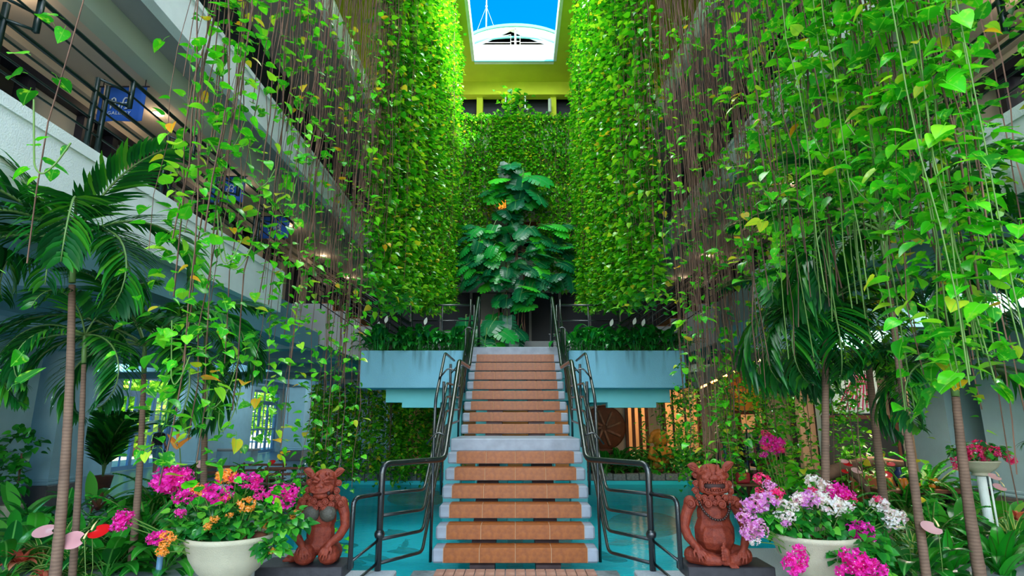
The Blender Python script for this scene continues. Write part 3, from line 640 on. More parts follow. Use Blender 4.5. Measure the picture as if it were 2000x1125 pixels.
    # low grid railing far back on the bridge
    g = thing('grid_railing', 'dark grid railing far back on the %s of the bridge' % nm, 'railing', (s_*2.0, 18.2, 3.59))
    gm = MB()
    for z in np.arange(.1, 1.0, .14): gm.tube([(-.9,0,z),(.9,0,z)], .012, 5)
    for x in np.arange(-.9, .91, .3): gm.tube([(x,0,0),(x,0,.98)], .012, 5)
    put('grid', gm.mesh('grid', M['rail']), g); put('cap', MB().tube([(-.95,0,1.0),(.95,0,1.0)], .025, 8).mesh('cap', M['rail']), g)
# left and right gallery railings
for sg, EX, nm in ((-1, 4.5, 'left'), (1, 4.6, 'right')):
    t = thing('gallery_railing', 'long green black railing of horizontal bars along the %s gallery edge' % nm, 'railing', (sg*EX, 4, 4.76))
    A = lambda mb, name: put(name, mb.mesh(name, M['grail'], True), t, (-sg*EX, -4, -4.76))
    xe = sg*(EX+.06); xo = sg*(EX-.10)
    for (x, z, r_) in ((xo, 5.76, .024), (xo, 5.58, .012), (xe, 5.44, .023), (xe, 5.28, .012), (xe, 5.12, .012), (xe, 4.97, .012)):
        A(MB().tube([(x, -3, z), (x, 11.0, z)], r_, 8), 'bar')
    y = 3.05
    while y < 11:
        A(MB().box(xe-.02, xe+.02, y-.02, y+.02, 4.74, 5.6), 'post'); A(MB().box(xe-.02, xe+.02, y+.14, y+.18, 4.74, 5.6), 'post')
        A(MB().box(xo-.022, xo+.022, y+.30, y+.34, 5.42, 5.76), 'bracket')
        A(MB().tube([(xe, y, 5.6), (xo, y+.32, 5.6)], .014, 6), 'bracket'); A(MB().tube([(xe, y+.16, 5.44), (xo, y+.32, 5.44)], .014, 6), 'bracket')
        y += 1.33
# blue gallery banners
def banner(i, Y, lab):
    b = thing('gallery_banner', lab, 'banner', (-5.62, Y, 6.63))
    cl = MB(); n = 8
    vs = []
    for k in range(n+1):
        for j in range(5):
            x = -.33+.66*k/n; z = -.54*j/4
            vs.append((x, .012*math.sin(k*1.3)*j/4, z-.0))
    fs = [(k*5+j, k*5+j+1, (k+1)*5+j+1, (k+1)*5+j) for k in range(n) for j in range(4)]
    cl.add(vs, fs); c = put('cloth', cl.mesh('cloth', M['blue'], True), b)
    sol = c.modifiers.new('thick', 'SOLIDIFY'); sol.thickness = .006
    put('hanger', MB().tube([(-.3,0,0),(-.3,0,.12)], .006, 5).tube([(.3,0,0),(.3,0,.12)], .006, 5).mesh('hanger', M['dark']), b)
    put('hanging_rod', MB().tube([(-.36,0,.0),(.36,0,.0)], .012, 8).mesh('hanging_rod', M['dark']), b)
    path = [(-.13,-.36),(-.13,-.25),(-.125,-.21),(-.10,-.19),(-.075,-.21),(-.07,-.25),(-.07,-.31),(-.06,-.345),(-.035,-.355),(-.015,-.34),(-.01,-.30),(-.01,-.275),(.0,-.265),(.02,-.275),(.03,-.30),(.03,-.355),(.03,-.30),(.04,-.22),(.06,-.19),(.09,-.195),(.115,-.215),(.125,-.24),(.10,-.26),(.06,-.27),(.10,-.275),(.125,-.30),(.12,-.33),(.10,-.35),(.07,-.36)]
    lg = MB().tube([(x, -.022, z) for x, z in path], .011, 6); put('logo', lg.mesh('logo', M['silver'], True), b)
    cu = bpy.data.curves.new('lettering', 'FONT'); cu.body = 'GALLERY'; cu.size = .072; cu.space_character = 1.15; cu.align_x = 'CENTER'; cu.extrude = .002; cu.materials.append(M['silver'])
    tmp = bpy.data.objects.new('tmp', cu); COL.objects.link(tmp); bpy.context.view_layer.update()
    lm = bpy.data.meshes.new_from_object(tmp.evaluated_get(bpy.context.evaluated_depsgraph_get())); bpy.data.objects.remove(tmp)
    o = bpy.data.objects.new('lettering', lm); COL.objects.link(o); o.parent = b; o.location = (0, -.022, -.45); o.rotation_euler = (PI/2, 0, 0)
banner(0, 5.15, 'blue fabric banner cut by the top left picture corner')
banner(1, 7.54, 'blue fabric gallery banner nearest in full view, behind the left railing')
banner(2, 10.7, 'middle blue gallery banner further along the left gallery, behind vines')
banner(3, 13.0, 'small far blue gallery banner almost hidden by brown vines')
# ================================================================ HANGING VINES
def pothos_leaf(var=0, petiole=.5, rich=True):
    """heart leaf, tip along +Y, unit length; starts with its petiole"""
    m_ = MB(); fo = (.10, .16, .05, .2)[var % 4]; dr = (.10, .28, .45, .2)[var % 4]
    prof = [(-.02,0),(-.10,.24),(.06,.41),(.28,.455),(.52,.38),(.76,.22),(1.0,.0)] if rich else [(-.03,0),(.1,.40),(.45,.42),(1.0,0)]
    f = lambda y: -dr*max(0, y)**2
    pts_r = [Vector((w, y+petiole, fo*w*2.2+f(y))) for y, w in prof]; pts_l = [Vector((-w*1.04, y+petiole, fo*w*2.2+f(y))) for y, w in prof]
    mid = [Vector((0, y+petiole, f(y))) for y, w in prof]; mid[1] = mid[0].lerp(mid[2], .5)
    n = len(prof); vs = mid+pts_r+pts_l; fs = []
    for i in range(n-1):
        fs.append((i, n+i, n+i+1, i+1) if i else (0, n+1, 1)); fs.append((i, i+1, 2*n+i+1, 2*n+i) if i else (0, 1, 2*n+1))
    m_.add(vs, fs)
    if petiole: m_.add([(-.02,0,.0),(.02,0,.0),(.016,petiole*.5,.10),(-.016,petiole*.5,.10),(.012,petiole+.01,0),(-.012,petiole+.01,0)], [(0,1,2,3),(3,2,4,5)])
    return m_
LEAVES = [pothos_leaf(i, (.5, .7, .35, .55)[i]).mesh('leaf', G['pothos'], True) for i in range(4)]
SMALL = [pothos_leaf(i, .3, False) for i in range(4)]
def leaf_dir(rnd, out=None):
    a = rnd.uniform(0, 2*PI) if out is None else math.atan2(out[1], out[0])+rnd.gauss(0, .9)
    el = rnd.gauss(-.12, .42); return Vector((math.cos(a)*math.cos(el), math.sin(a)*math.cos(el), math.sin(el)))
def scatter_leaf(mb, p, size, rnd, out=None):
    d = leaf_dir(rnd, out); Mx = frame(d, (rnd.gauss(0,.35), rnd.gauss(0,.35), 1), p, size); s_ = rnd.choice(SMALL)
    mb.add([Mx@Vector(v) for v in s_.v], s_.f)
def wavy(rnd, x, y, z0, z1, amp, step=.35):
    n = max(3, int(abs(z1-z0)/step)); out = []; px = py = 0
    for i in range(n+1):
        px += rnd.gauss(0, amp*.4); py += rnd.gauss(0, amp*.4); px *= .86; py *= .86
        out.append((x+px, y+py, z0+(z1-z0)*i/n))
    return out
def root_bundle(rnd, n, width, L, name, taper=True, rr=.0042, step=.35):
    m_ = MB()
    for i in range(n):
        x, y = rnd.gauss(0, width*.27), rnd.gauss(0, width*.27)
        l = L*(1 if not taper else rnd.uniform(.72, 1.0)); m_.tube(wavy(rnd, x, y, 0, -l, .06, step), rr*rnd.uniform(.6, 1.7), 3, cap=False)
    return m_
TOP = 15.66
count_near = {'left': 0, 'right': 0}
SHOOT = G['pothos']
def near_vine(px, X, zbot, leaves, roots, width, leafzone=(0., 1.), size=.088, spread=.16, label=None, shoots=1, green=False, ymin=None):
    """one rope of aerial roots with its leaves as parts, hanging in the near part of a curtain"""
    rnd = random.Random(int(px*7)+3); side = 'left' if X < 0 else 'right'
    Y = abs(X*F_PX/(px-CX))*.985
    t = thing('hanging_vine', label, 'vine', (X, Y, TOP), 0, 'near hanging vines of the %s curtain' % side)
    L = TOP-zbot
    ztop = min(TOP-.2, EYE+Y*.83+.3)
    mb = root_bundle(rnd, max(1, round(roots*.62)), width, L, 'root_bundle')
    if green:
        for q in range(2): mb.tube(wavy(rnd, rnd.gauss(0, width), rnd.gauss(0, width), 0, -L,   .05), .0045, 4, m=1, cap=False)
    put('root_bundle', mb.mesh('root_bundle', [M['root'], M['stemg']], True), t)
    z0, z1 = zbot+(ztop-zbot)*leafzone[0], zbot+(ztop-zbot)*leafzone[1]
    leaves = int(leaves*((2.6 if px < 1500 else 1.6) if X > 0 else (2.9 if px > 505 else 1.9)))
    for k in range(leaves):
        z = rnd.uniform(z0, z1)-TOP; a = rnd.uniform(0, 2*PI); r_ = width*.4+abs(rnd.gauss(0, spread*.6))
        d = leaf_dir(rnd, (math.cos(a), math.sin(a)))
        s_ = size*rnd.uniform(.62, 1.3)
        putM('leaf', rnd.choice(LEAVES), t, frame(d, (rnd.gauss(0,.3), rnd.gauss(-.25,.3), 1), (math.cos(a)*r_*.6, math.sin(a)*r_*.6, z), s_))
    for q in range(shoots):                       # pale green shoots that hook upward at their tip
        z = rnd.uniform(z0, z0+(z1-z0)*.5)-TOP; sx = rnd.choice((-1, 1)); w = rnd.uniform(.10, .24); y = rnd.uniform(-.12, .02)
        pts = [(0, y, z+.4), (sx*w*.25, y, z+.18), (sx*w*.55, y-.03, z+.05), (sx*w*.85, y-.04, z), (sx*w*1.12, y-.03, z+.06), (sx*w*1.28, y, z+.18)]
        put('green_shoot', MB().tube(corner(pts, .2, 3), [.0055]*0 or .0042, 5, cap=False).mesh('green_shoot', M['stemg'], True), t)
        for p in pts[1:]:
            putM('leaf', rnd.choice(LEAVES), t, frame(leaf_dir(rnd), (rnd.gauss(0,.3), -.3, 1), p, size*rnd.uniform(.55, 1.0)))
    count_near[side] += 1
    return t
# px, X, bottom height, leaves, roots, width, zone, size, words
NEAR_L = [
 (12, -2.25, 2.05, 9, 1, .02, (0,1), .085, 'single purple brown vine stem with a few large round leaves at the left picture edge'),
 (296, -2.1, 1.9, 22, 6, .05, (0,.8), .075, 'thin bare rope of brown vine roots left of the first leafy vine'),
 (338, -2.1, 1.55, 70, 15, .10, (.05,1), .085, 'first thick leafy vine right of the palms, hanging before the first banner'),
 (372, -2.2, 2.1, 44, 9, .07, (0,1), .085, 'leafy vine hanging just right of the full blue banner'),
 (412, -2.05, 1.35, 74, 14, .10, (0,.95), .085, 'dense leafy vine whose green shoots loop low over the third palm'),
 (447, -2.2, 2.35, 30, 5, .05, (0,1), .085, 'sparse vine with a bright hooked yellow green shoot'),
 (486, -2.1, 1.15, 34, 5, .04, (0,.75), .08, 'slender vine trailing low in front of the far arcade window'),
 (522, -2.2, 2.0, 48, 26, .15, (0,1), .085, 'thick brown root rope at the left of the root curtain'),
 (556, -2.05, 1.2, 54, 12, .10, (0,1), .08, 'leafy vine trailing in front of the grey side stair'),
 (588, -2.5, 1.5, 40, 24, .14, (0,.9), .085, 'brown root rope crossing the white fascia end'),
 (612, -2.5, .85, 60, 12, .10, (0,.9), .082, 'long leafy vine reaching down behind the kneeling statue'),
 (640, -2.5, 1.3, 46, 26, .16, (0,.9), .085, 'wide rope of brown roots crossing the upper parapet'),
 (664, -2.5, .45, 62, 12, .10, (0,.8), .082, 'long vine hanging to the water right of the kneeling statue'),
 (686, -2.25, .15, 62, 16, .12, (0,.8), .082, 'longest left vine, trailing into the pool beside the planter'),
 (702, -2.15, 1.1, 44, 22, .14, (0,.9), .085, 'brown root rope beside the left planter end'),
 (722, -2.25, 3.7, 38, 24, .16, (0,1), .085, 'brown root rope ending above the left planter'),
 (742, -2.15, 3.85, 36, 18, .14, (0,1), .085, 'leafy root rope above the middle of the left planter'),
]
for (px, X, zb, nl, nr, w, zone, sz, lab) in NEAR_L:
    near_vine(px, X, zb, nl, nr, w, zone, sz, .17, lab, 2 if px in (412, 447, 486) else (1 if px in (12, 338, 556, 612, 664, 742) else 0))
NEAR_R = [
 (1282, 2.2, 3.85, 34, 18, .14, (0,1), .085, 'brown root rope above the middle of the right planter'),
 (1303, 2.15, 3.6, 34, 10, .10, (0,1), .085, 'leafy vine ending at the right planter flowers'),
 (1326, 2.2, 2.4, 40, 26, .16, (0,1), .085, 'thick brown root rope at the right planter corner'),
 (1344, 2.15, 1.3, 42, 16, .12, (0,.9), .085, 'vine with orange leaves hanging just beside the right planter'),
 (1366, 2.2, 1.0, 46, 30, .15, (0,.9), .085, 'thick brown root rope right of the planter reaching the shop lights'),
 (1388, 2.45, .95, 46, 22, .13, (0,.9), .085, 'second thick brown root rope right of the planter'),
 (1410, 2.6, 1.2, 40, 12, .10, (0,.9), .085, 'leafy vine over the laughing statue'),
 (1432, 2.75, 1.25, 50, 32, .15, (0,1), .085, 'widest brown root rope above the laughing statue'),
 (1458, 2.85, 1.5, 44, 8, .08, (0,1), .088, 'leafy green vine between two wide root ropes on the right'),
 (1480, 2.1, 1.4, 48, 24, .13, (0,1), .088, 'brown root rope with big leaves right of the widest rope'),
 (1512, 2.2, 1.5, 58, 14, .11, (0,1), .088, 'leafy vine left of the right hand palm fronds'),
 (1540, 2.05, 1.55, 60, 20, .12, (0,1), .088, 'brown root rope with round leaves before the shop column'),
 (1572, 2.2, 1.6, 56, 5, .06, (0,1), .088, 'thin green vine before the fan of the first right palm'),
 (1604, 2.1, 1.8, 66, 8, .10, (0,1), .088, 'leafy vine hanging over the first right palm crown'),
 (1636, 2.2, 1.9, 66, 16, .12, (0,1), .088, 'vine with a mid brown root core above the right palm crown'),
 (1668, 2.05, 1.75, 68, 10, .10, (0,1), .088, 'leafy vine with hooked shoots over the dark board of the shop'),
 (1700, 2.15, 1.85, 74, 18, .13, (0,1), .088, 'leafy root rope in the thick of the right curtain'),
 (1728, 2.25, 1.7, 70, 22, .14, (0,1), .088, 'dark root rope in the thick of the right curtain'),
 (1760, 2.1, 1.75, 74, 8, .09, (0,1), .088, 'pale stemmed vine left of the leaning palm trunk'),
 (1790, 2.2, 1.65, 78, 10, .11, (0,1), .09, 'vine with looping yellow shoots over the leaning palm trunk'),
 (1822, 2.1, 1.75, 72, 8, .09, (0,1), .09, 'vine with wide flat leaves above the leaning palm trunk'),
 (1850, 2.2, 1.8, 70, 10, .10, (0,1), .09, 'grey stemmed vine with the broadest leaves right of the palm trunk'),
 (1880, 2.1, 1.75, 64, 9, .09, (0,1), .09, 'dark stemmed vine before the beige upper wall'),
 (1912, 2.2, 1.9, 60, 8, .09, (0,1), .09, 'vine with long hanging leaves near the right picture edge'),
 (1944, 2.15, 1.8, 50, 6, .07, (0,1), .09, 'second vine from the right picture edge'),
 (1978, 2.25, 1.9, 46, 6, .07, (0,1), .09, 'vine cut by the right picture edge'),
]
for (px, X, zb, nl, nr, w, zone, sz, lab) in NEAR_R:
    if px > 1640: zb += .35
    elif px > 1450: zone = (.34, 1)
    if 1450 < px < 1770: zone = (.22, 1); zb += .8 if px < 1640 else .5
    near_vine(px, X, zb, nl, nr, w, zone, sz, .19, lab, 2 if px in (1668, 1790, 1850) else (1 if px in (1344, 1410, 1458, 1572, 1604, 1912) else 0), green=px > 1560)
# ---- strands of the far curtains: leaves too small to pick apart are joined into one foliage part
def strand(rnd, L, per_m, roots, size, wid=.07):
    r_ = root_bundle(rnd, roots, wid, L, 'r', True, .0036, .5).mesh('root_bundle', M['root'])
    m_ = MB()
    for k in range(int(per_m*L)):
        z = -rnd.uniform(.0, 1)**.92*L; a = rnd.uniform(0, 2*PI); q = abs(rnd.gauss(0, wid*1.3))
        scatter_leaf(m_, (math.cos(a)*q, math.sin(a)*q, z), size*rnd.uniform(.65, 1.3), rnd, (math.cos(a), math.sin(a)))
    return r_, m_.mesh('foliage', G['pothos_far'], True)
rv = random.Random(5)
LEAFY = [strand(rv, 11.5, 36, 4, .105) for _ in range(6)]
MIDS = [strand(rv, 12.5, 46, 4, .115, .09) for _ in range(5)]
ROOTY = [strand(rv, 12.5, 34, 8, .115, .07) for _ in range(4)]
BACK = [strand(rv, 4.2, 62, 3, .105) for _ in range(6)]
def hang(pair, X, Y, top, zbot, L0, lab, grp, name='hanging_vine', rz=0):
    t = thing(name, lab, 'vine', (X, Y, top), rz, grp); k = (top-zbot)/L0
    put('root_bundle', pair[0], t, sc=(1, 1, k)); o = put('foliage', pair[1], t, sc=(1, 1, k)); o['kind'] = 'stuff'; return t
for s_, nm in ((-1, 'left'), (1, 'right')):
    n = 116
    for i in range(n):
        f = (i+.5)/n; Y = 9.0+(19.85-9.0)*f+rv.gauss(0, .05); X = s_*(2.2+rv.gauss(0, .07))
        if Y < 14: Y = 8.9+round((Y-8.9)/.42)*.42+rv.gauss(0, .05)      # ropes with gaps between them
        zb = 1.95+.185*Y+rv.uniform(-.1, .6)
        u = rv.random(); pl = min(1, max(0, (Y-10.5)/5)); 
        if u < .42+.50*pl: p, L0, kd = rv.choice(LEAFY), 11.5, 'dense leafy'
        elif u < .75+.25*pl: p, L0, kd = rv.choice(MIDS), 12.5, 'half bare'
        else: p, L0, kd = rv.choice(ROOTY), 12.5, 'mostly brown rooted'
        sec = 'far leafy' if Y > 14 else 'middle'
        hang(p, X, Y, TOP, zb, L0, '%s pothos strand in the %s part of the %s curtain' % (kd, {'far leafy': 'far', 'middle': 'middle'}[sec], nm), '%s strands in the %s part of the %s curtain' % (kd, {'far leafy': 'far', 'middle': 'middle'}[sec], nm), rz=rv.uniform(0, 6))
for i in range(52):
    X = -2.2+4.4*(i+.5)/52+rv.gauss(0, .03); gap = abs(X)
    zb = 10.3+rv.uniform(-1.4, .9) if gap < .9 else 7.4+rv.uniform(-1.2, 1.0)
    hang(rv.choice(BACK), X, 20.2+rv.gauss(0, .07), 13.3, zb, 4.2, 'dark green creeper strand hanging across the far end parapet', 'creeper strands across the far end wall', rz=rv.uniform(0, 6))
# heap of foliage on top of the far parapet and thickets that nobody could count
def thicket(name, lab, cat, spots, size, mt, density, loc=(0,0,0)):
    m_ = MB(); rnd = random.Random(len(spots)*7+int(size*1000))
    for (c, r_) in spots:
        for k in range(int(density*r_[0]*r_[2]*10)+6):
            p = Vector((c[0]+rnd.gauss(0, r_[0]*.5), c[1]+rnd.gauss(0, r_[1]*.5), c[2]+rnd.gauss(0, r_[2]*.5)))
            scatter_leaf(m_, p, size*rnd.uniform(.6, 1.3), rnd)
    o = put(name, m_.mesh(name, mt, True), None, loc); o['kind'] = 'stuff'; return tag(o, lab, cat)
thicket('creeper_crest', 'sunlit creeper foliage heaped along the top of the far parapet', 'creeper', [((x, 20.35, 13.15), (.3, .22, .2)) for x in np.arange(-2.3, 2.35, .2)], .11, G['pothos_far'], 110)
thicket('roof_creeper', 'leafy plant growing from pipes under the skylight edge', 'creeper', [((-.05, 20.7, 14.2), (.5, .2, .5)), ((.0, 20.7, 13.7), (.7, .2, .5)), ((.9, 20.6, 13.35), (.5, .2, .2))], .19, G['pothos_far'], 28)
pp = thing('drain_pipes', 'white drain pipes with a dangling wire above the roof plant', 'pipe', (0, 22.62, 14.85))
for x in (-.42, -.2, .42): put('pipe', MB().tube(corner([(x,0,.71),(x,0,.1),(x+.14,0,.06)], .06), .035, 8).mesh('pipe', M['white'], True), pp)
put('wire', MB().tube(wavy(random.Random(3), .02, -.05, .72, -.3, .08), .012, 5).mesh('wire', M['dark']), pp)
# hanging thicket under the bridge, left
ml = []
for i in range(64):
    x = -6.6+4.9*R.random(); y = 18.9+1.3*R.random()
    for q in range(6): ml.append(((x+R.gauss(0,.05), y, .5+2.75*q/6+R.uniform(-.2,.2)), (.16, .16, .4)))
thicket('vine_thicket', 'dense thicket of green vines hanging behind the pool left of the stairs', 'vines', ml, .13, G['pothos_far'], 26)
tm = MB(); rr = random.Random(9)
for i in range(70): tm.tube(wavy(rr, -6.6+4.9*rr.random(), 18.9+1.2*rr.random(), 3.45, rr.uniform(-.05, 1.5), .04, .4), .008, 3, cap=False)
o = put('vine_roots', tm.mesh('vine_roots', M['root'])); o['kind'] = 'stuff'; tag(o, 'thin brown roots among the vine thicket behind the pool', 'roots')
ml = []
for i in range(46):
    x = 3.2+3.0*R.random(); y = 10.5+7*R.random()
    for q in range(6): ml.append(((x+R.gauss(0,.05), y, 1.0+2.3*q/6+R.uniform(-.2,.2)), (.12, .12, .4)))
thicket('vine_thicket', 'loose thicket of small leaved vines hanging before the right shops', 'vines', ml, .09, G['pothos_far'], 22)
ml = []
for i in range(60):
    x = 3.7+.9*R.random(); y = 4.2+5.5*R.random(); zt = R.uniform(5.5, 8.0)
    for q in range(9): ml.append(((x+R.gauss(0,.05), y, zt-4.6*q/9+R.uniform(-.2,.2)), (.10, .10, .35)))
thicket('vine_thicket', 'yellow green small leaved vines hanging before the right gallery', 'vines', ml, .075, G['pothos_far'], 22)
tm = MB()
for i in range(80):
    a = rr.random(); tm.tube(wavy(rr, 3.5+1.1*rr.random(), 4.2+12*a, 9.5, rr.uniform(1.2, 2.6), .05, .4), .006, 3, cap=False)
o = put('vine_roots', tm.mesh('vine_roots', M['root'])); o['kind'] = 'stuff'; tag(o, 'thin brown roots among the vines before the right gallery', 'roots')
# ================================================================ PALMS
def frond_mesh(rnd, L=1.5, nl=30, ll=.46, arch=1.0, wl=.05, mats=None, taper=.9):
    m_ = MB(); pts = []; p = Vector((0,0,0)); a = .25; N = 14
    for i in range(N+1):
        pts.append(p.copy()); p = p+Vector((0, math.cos(a), math.sin(a)))*(L/N); a -= arch*(.6+1.1*i/N)/N*1.25
    m_.tube(pts, [.014*(1-.8*i/N)+.002 for i in range(N+1)], 5, m=1)
    for k in range(nl):
        t = .16+.84*k/nl; i = min(N-1, int(t*N)); q = pts[i].lerp(pts[i+1], t*N-i); d = (pts[i+1]-pts[i]).normalized()
        ln = ll*(math.sin(PI*min(1, .18+.80*t))**.6)*rnd.uniform(.9, 1.08)
        for s_ in (-1, 1):
            dr = (d*(.75+.5*t)+Vector((s_*1.0, 0, .22-.25*rnd.random()))).normalized()
            Mx = frame(dr, (s_*-.25, 0, 1), q); m_.blade(Mx, ln, wl, rnd.uniform(.5, 1.1), 4, lambda u: (u*5 if u < .2 else 1)*(1-u**3), .18, m=0)
    return m_.mesh('frond', mats or [G['palm'], M['shaft']], True)
rp = random.Random(21)
FR = [frond_mesh(rp, 1.5, 30, .50, a_, .052) for a_ in (.9, 1.3, 1.8, 2.2)]
rings = M['trunk']; t_ = rings.node_tree
wv = t_.nodes.new('ShaderNodeTexWave'); wv.wave_type = 'BANDS'; wv.bands_direction = 'Z'; wv.inputs['Scale'].default_value = 11; wv.inputs['Distortion'].default_value = 2.5
tc_ = t_.nodes.new('ShaderNodeTexCoord'); t_.links.new(tc_.outputs['Object'], wv.inputs['Vector'])
mx_ = t_.nodes.new('ShaderNodeMixRGB'); mx_.blend_type = 'MULTIPLY'; mx_.inputs[0].default_value = .28
src = [l.from_socket for l in t_.links if l.to_socket.name == 'Base Color'][0]
t_.links.new(src, mx_.inputs[1]); t_.links.new(wv.outputs['Color'], mx_.inputs[2]); t_.links.new(mx_.outputs[0], t_.nodes['Principled BSDF'].inputs['Base Color'])
def palm(base, crown, r0, lab, fronds, sc=1.0, shaft=.35, bend=.0):
    b, c = Vector(base), Vector(crown); t = thing('palm_tree', lab, 'palm', b); v = c-b; n = 14
    pts = [v*(i/n)+Vector((bend*math.sin(PI*i/n), 0, 0)) for i in range(n+1)]
    m_ = MB(); pp_, rr_ = [], []
    for i in range(n):
        for q in (0, .2, .8):
            pp_.append(pts[i].lerp(pts[i+1], q)); rr_.append(r0*(1-.42*(i+q)/n)*(1.05 if q == 0 else 1.0)*(1.25 if i == 0 and q == 0 else 1))
    m_.tube(pp_, rr_, 12); put('trunk', m_.mesh('trunk', M['trunk'], True), t)
    d = (pts[-1]-pts[-2]).normalized()
    put('crownshaft', MB().tube([pts[-1]-d*.02, pts[-1]+d*shaft*.35, pts[-1]+d*shaft*.8, pts[-1]+d*shaft], [r0*.62, r0*.66, r0*.5, r0*.25], 10).mesh('crownshaft', M['shaft'], True), t)
    top = pts[-1]+d*shaft*.85
    for (az, el, k, s_) in fronds:
        dr = Vector((math.cos(rad(az))*math.cos(rad(el)), math.sin(rad(az))*math.cos(rad(el)), math.sin(rad(el))))
        putM('frond', FR[k], t, frame(dr, (0,0,1), top, s_*sc))
    return t
def ringf(n, el0, el1, s0, s1, seed, a0=0):
    q = random.Random(seed); return [(a0+360*i/n+q.uniform(-14, 14), q.uniform(el0, el1), q.randrange(4), q.uniform(s0, s1)) for i in range(n)]
def PT(px, py, zc): d = ray(px, py); return Vector((d[0]*zc, d[1]*zc, EYE+d[2]*zc))
def ground(px, zc, z): d = ray(px, 900); return Vector((d[0]*zc, zc*.985, z))
def palm_px(bpx, tpx, tpy, zc, r0, lab, fr, sc=1, shaft=.35, bend=0, z=.1):
    c = PT(tpx, tpy, zc); yb = c.y-.15; b = Vector(((bpx-CX)/F_PX*(yb*_c+(z-EYE)*_s), yb, z)); return palm(b, c, r0, lab, fr, sc, shaft, bend)
palm_px(88, 141, 548, 5.35, .046, 'tallest left palm with a thick ringed brown trunk', ringf(7, 18, 60, .9, 1.1, 1)+[(180, 5, 3, 1.05), (200, 0, 2, 1.1), (-25, 5, 3, 1.0), (250, 15, 3, 1.0), (300, 5, 2, .9), (225, -8, 3, 1.05)], 1.0, .45, .05)
palm_px(130, 164, 705, 5.6, .034, 'slim second palm leaning close behind the tallest left palm', ringf(4, 10, 60, .6, .75, 2)+[(200, -10, 3, .8), (-20, -15, 3, .8), (250, 0, 3, .7)], .95, .3, .02)
palm_px(248, 281, 725, 6.6, .042, 'third left palm with a thin trunk before the French doors', ringf(7, 10, 55, .85, 1.1, 3)+[(0, -5, 3, 1.15), (-30, 0, 3, 1.15), (190, -8, 3, .95), (215, 5, 2, 1.0)], 1.0, .35, .03)
palm_px(395, 402, 690, 8.0, .05, 'small dark palm half hidden by vines left of the side stair', ringf(5, 5, 50, .8, .95, 4)+[(-30, -5, 3, .9), (0, 0, 3, .9)], .95, .3)
palm_px(1938, 1866, 770, 5.6, .058, 'leaning right palm with a pale ringed trunk over the border', ringf(6, 10, 55, .7, .85, 5)+[(160, -5, 3, .85), (-10, -5, 3, .9), (200, 5, 3, .85)], .95, .3, -.03)
palm_px(1748, 1690, 660, 6.9, .055, 'low right palm with dark drooping fans before the shop board', ringf(6, 5, 55, .9, 1.05, 6)+[(180, -8, 3, 1.1), (205, -5, 3, 1.1), (225, 5, 3, 1.0)], 1.0, .3)
palm_px(1826, 1728, 500, 5.9, .042, 'tall right palm with a dark slanting trunk behind the leaning one', ringf(7, 5, 55, 1.0, 1.1, 7)+[(180, -5, 3, 1.15), (200, 5, 3, 1.1), (150, 0, 3, 1.1)], 1.0, .3)
palm_px(2075, 2040, 540, 5.2, .06, 'palm at the right picture edge reaching in with dark fronds', ringf(6, 5, 55, .9, 1.0, 8)+[(180, -5, 3, 1.0), (200, 0, 3, 1.0), (160, -8, 3, 1.0)], 1.0, .3)
palm_px(1612, 1612, 640, 6.4, .05, 'low right palm with a broad drooping frond fan', ringf(5, 5, 50, .8, .95, 9)+[(190, -12, 3, 1.05), (170, -5, 3, 1.1), (215, -10, 3, 1.0), (250, -15, 3, .9)], 1.0, .3)
pt = thing('potted_palm', 'feathery potted palm beside the left French doors', 'palm', (-11.75, 17.4, 0))
put('pot', MB().lathe([(.16,0),(.2,.02),(.26,.40),(.28,.42),(.25,.42),(.22,.36)], 20).mesh('pot', M['wood'], True), pt)
for (az, el, k, s_) in ringf(9, 62, 86, 1.2, 1.8, 12): putM('frond', FR[1], pt, frame((math.cos(rad(az))*math.cos(rad(el)), math.sin(rad(az))*math.cos(rad(el)), math.sin(rad(el))), (0,0,1), (0,0,.38), s_))
# ================================================================ MONSTERA
def monstera_leaf(droop=.5, cuts=6):
    """split leaf: a broad blade whose outer half is cut into fingers"""
    m_ = MB(); f = lambda x, y: -droop*max(0, y)**2*.5-abs(x)**2*.45+.10*abs(x)
    wd = lambda t: .58*max(0, math.sin(PI*(.20+.80*min(1, t))))**.6
    sw = lambda t: .08+.10*t                                   # how far the fingers sweep towards the tip
    for s_ in (-1, 1):
        for k in range(cuts):
            t, t1 = k/cuts, (k+1)/cuts; g = .24/cuts
            I = lambda u: (s_*.50*wd(u), u+sw(u)*.5*(1 if u < 1 else 0)); O = lambda u: (s_*wd(u), u+sw(u))
            q = [(0, t), (0, t1), I(t1), I(t), O(t+g*.4), O(t1-g)]
            if k == 0: q[3] = (s_*.30, -.14); q[4] = (s_*.52, -.06)
            m_.add([Vector((x, y, f(x, y))) for x, y in q], [(0,3,2,1) if s_ > 0 else (0,1,2,3), (3,4,5,2) if s_ > 0 else (2,5,4,3)])
    m_.tube([(0,-.7,-.05),(0,-.35,.06),(0,0,.012),(0,.5,f(0,.5)+.012),(0,1,f(0,1))], [.022,.02,.016,.01,.004], 5, m=1)
    return m_.mesh('leaf', [G['monstera'], M['shaft']])
MON = [monstera_leaf(d) for d in (.3, .6, .9)]
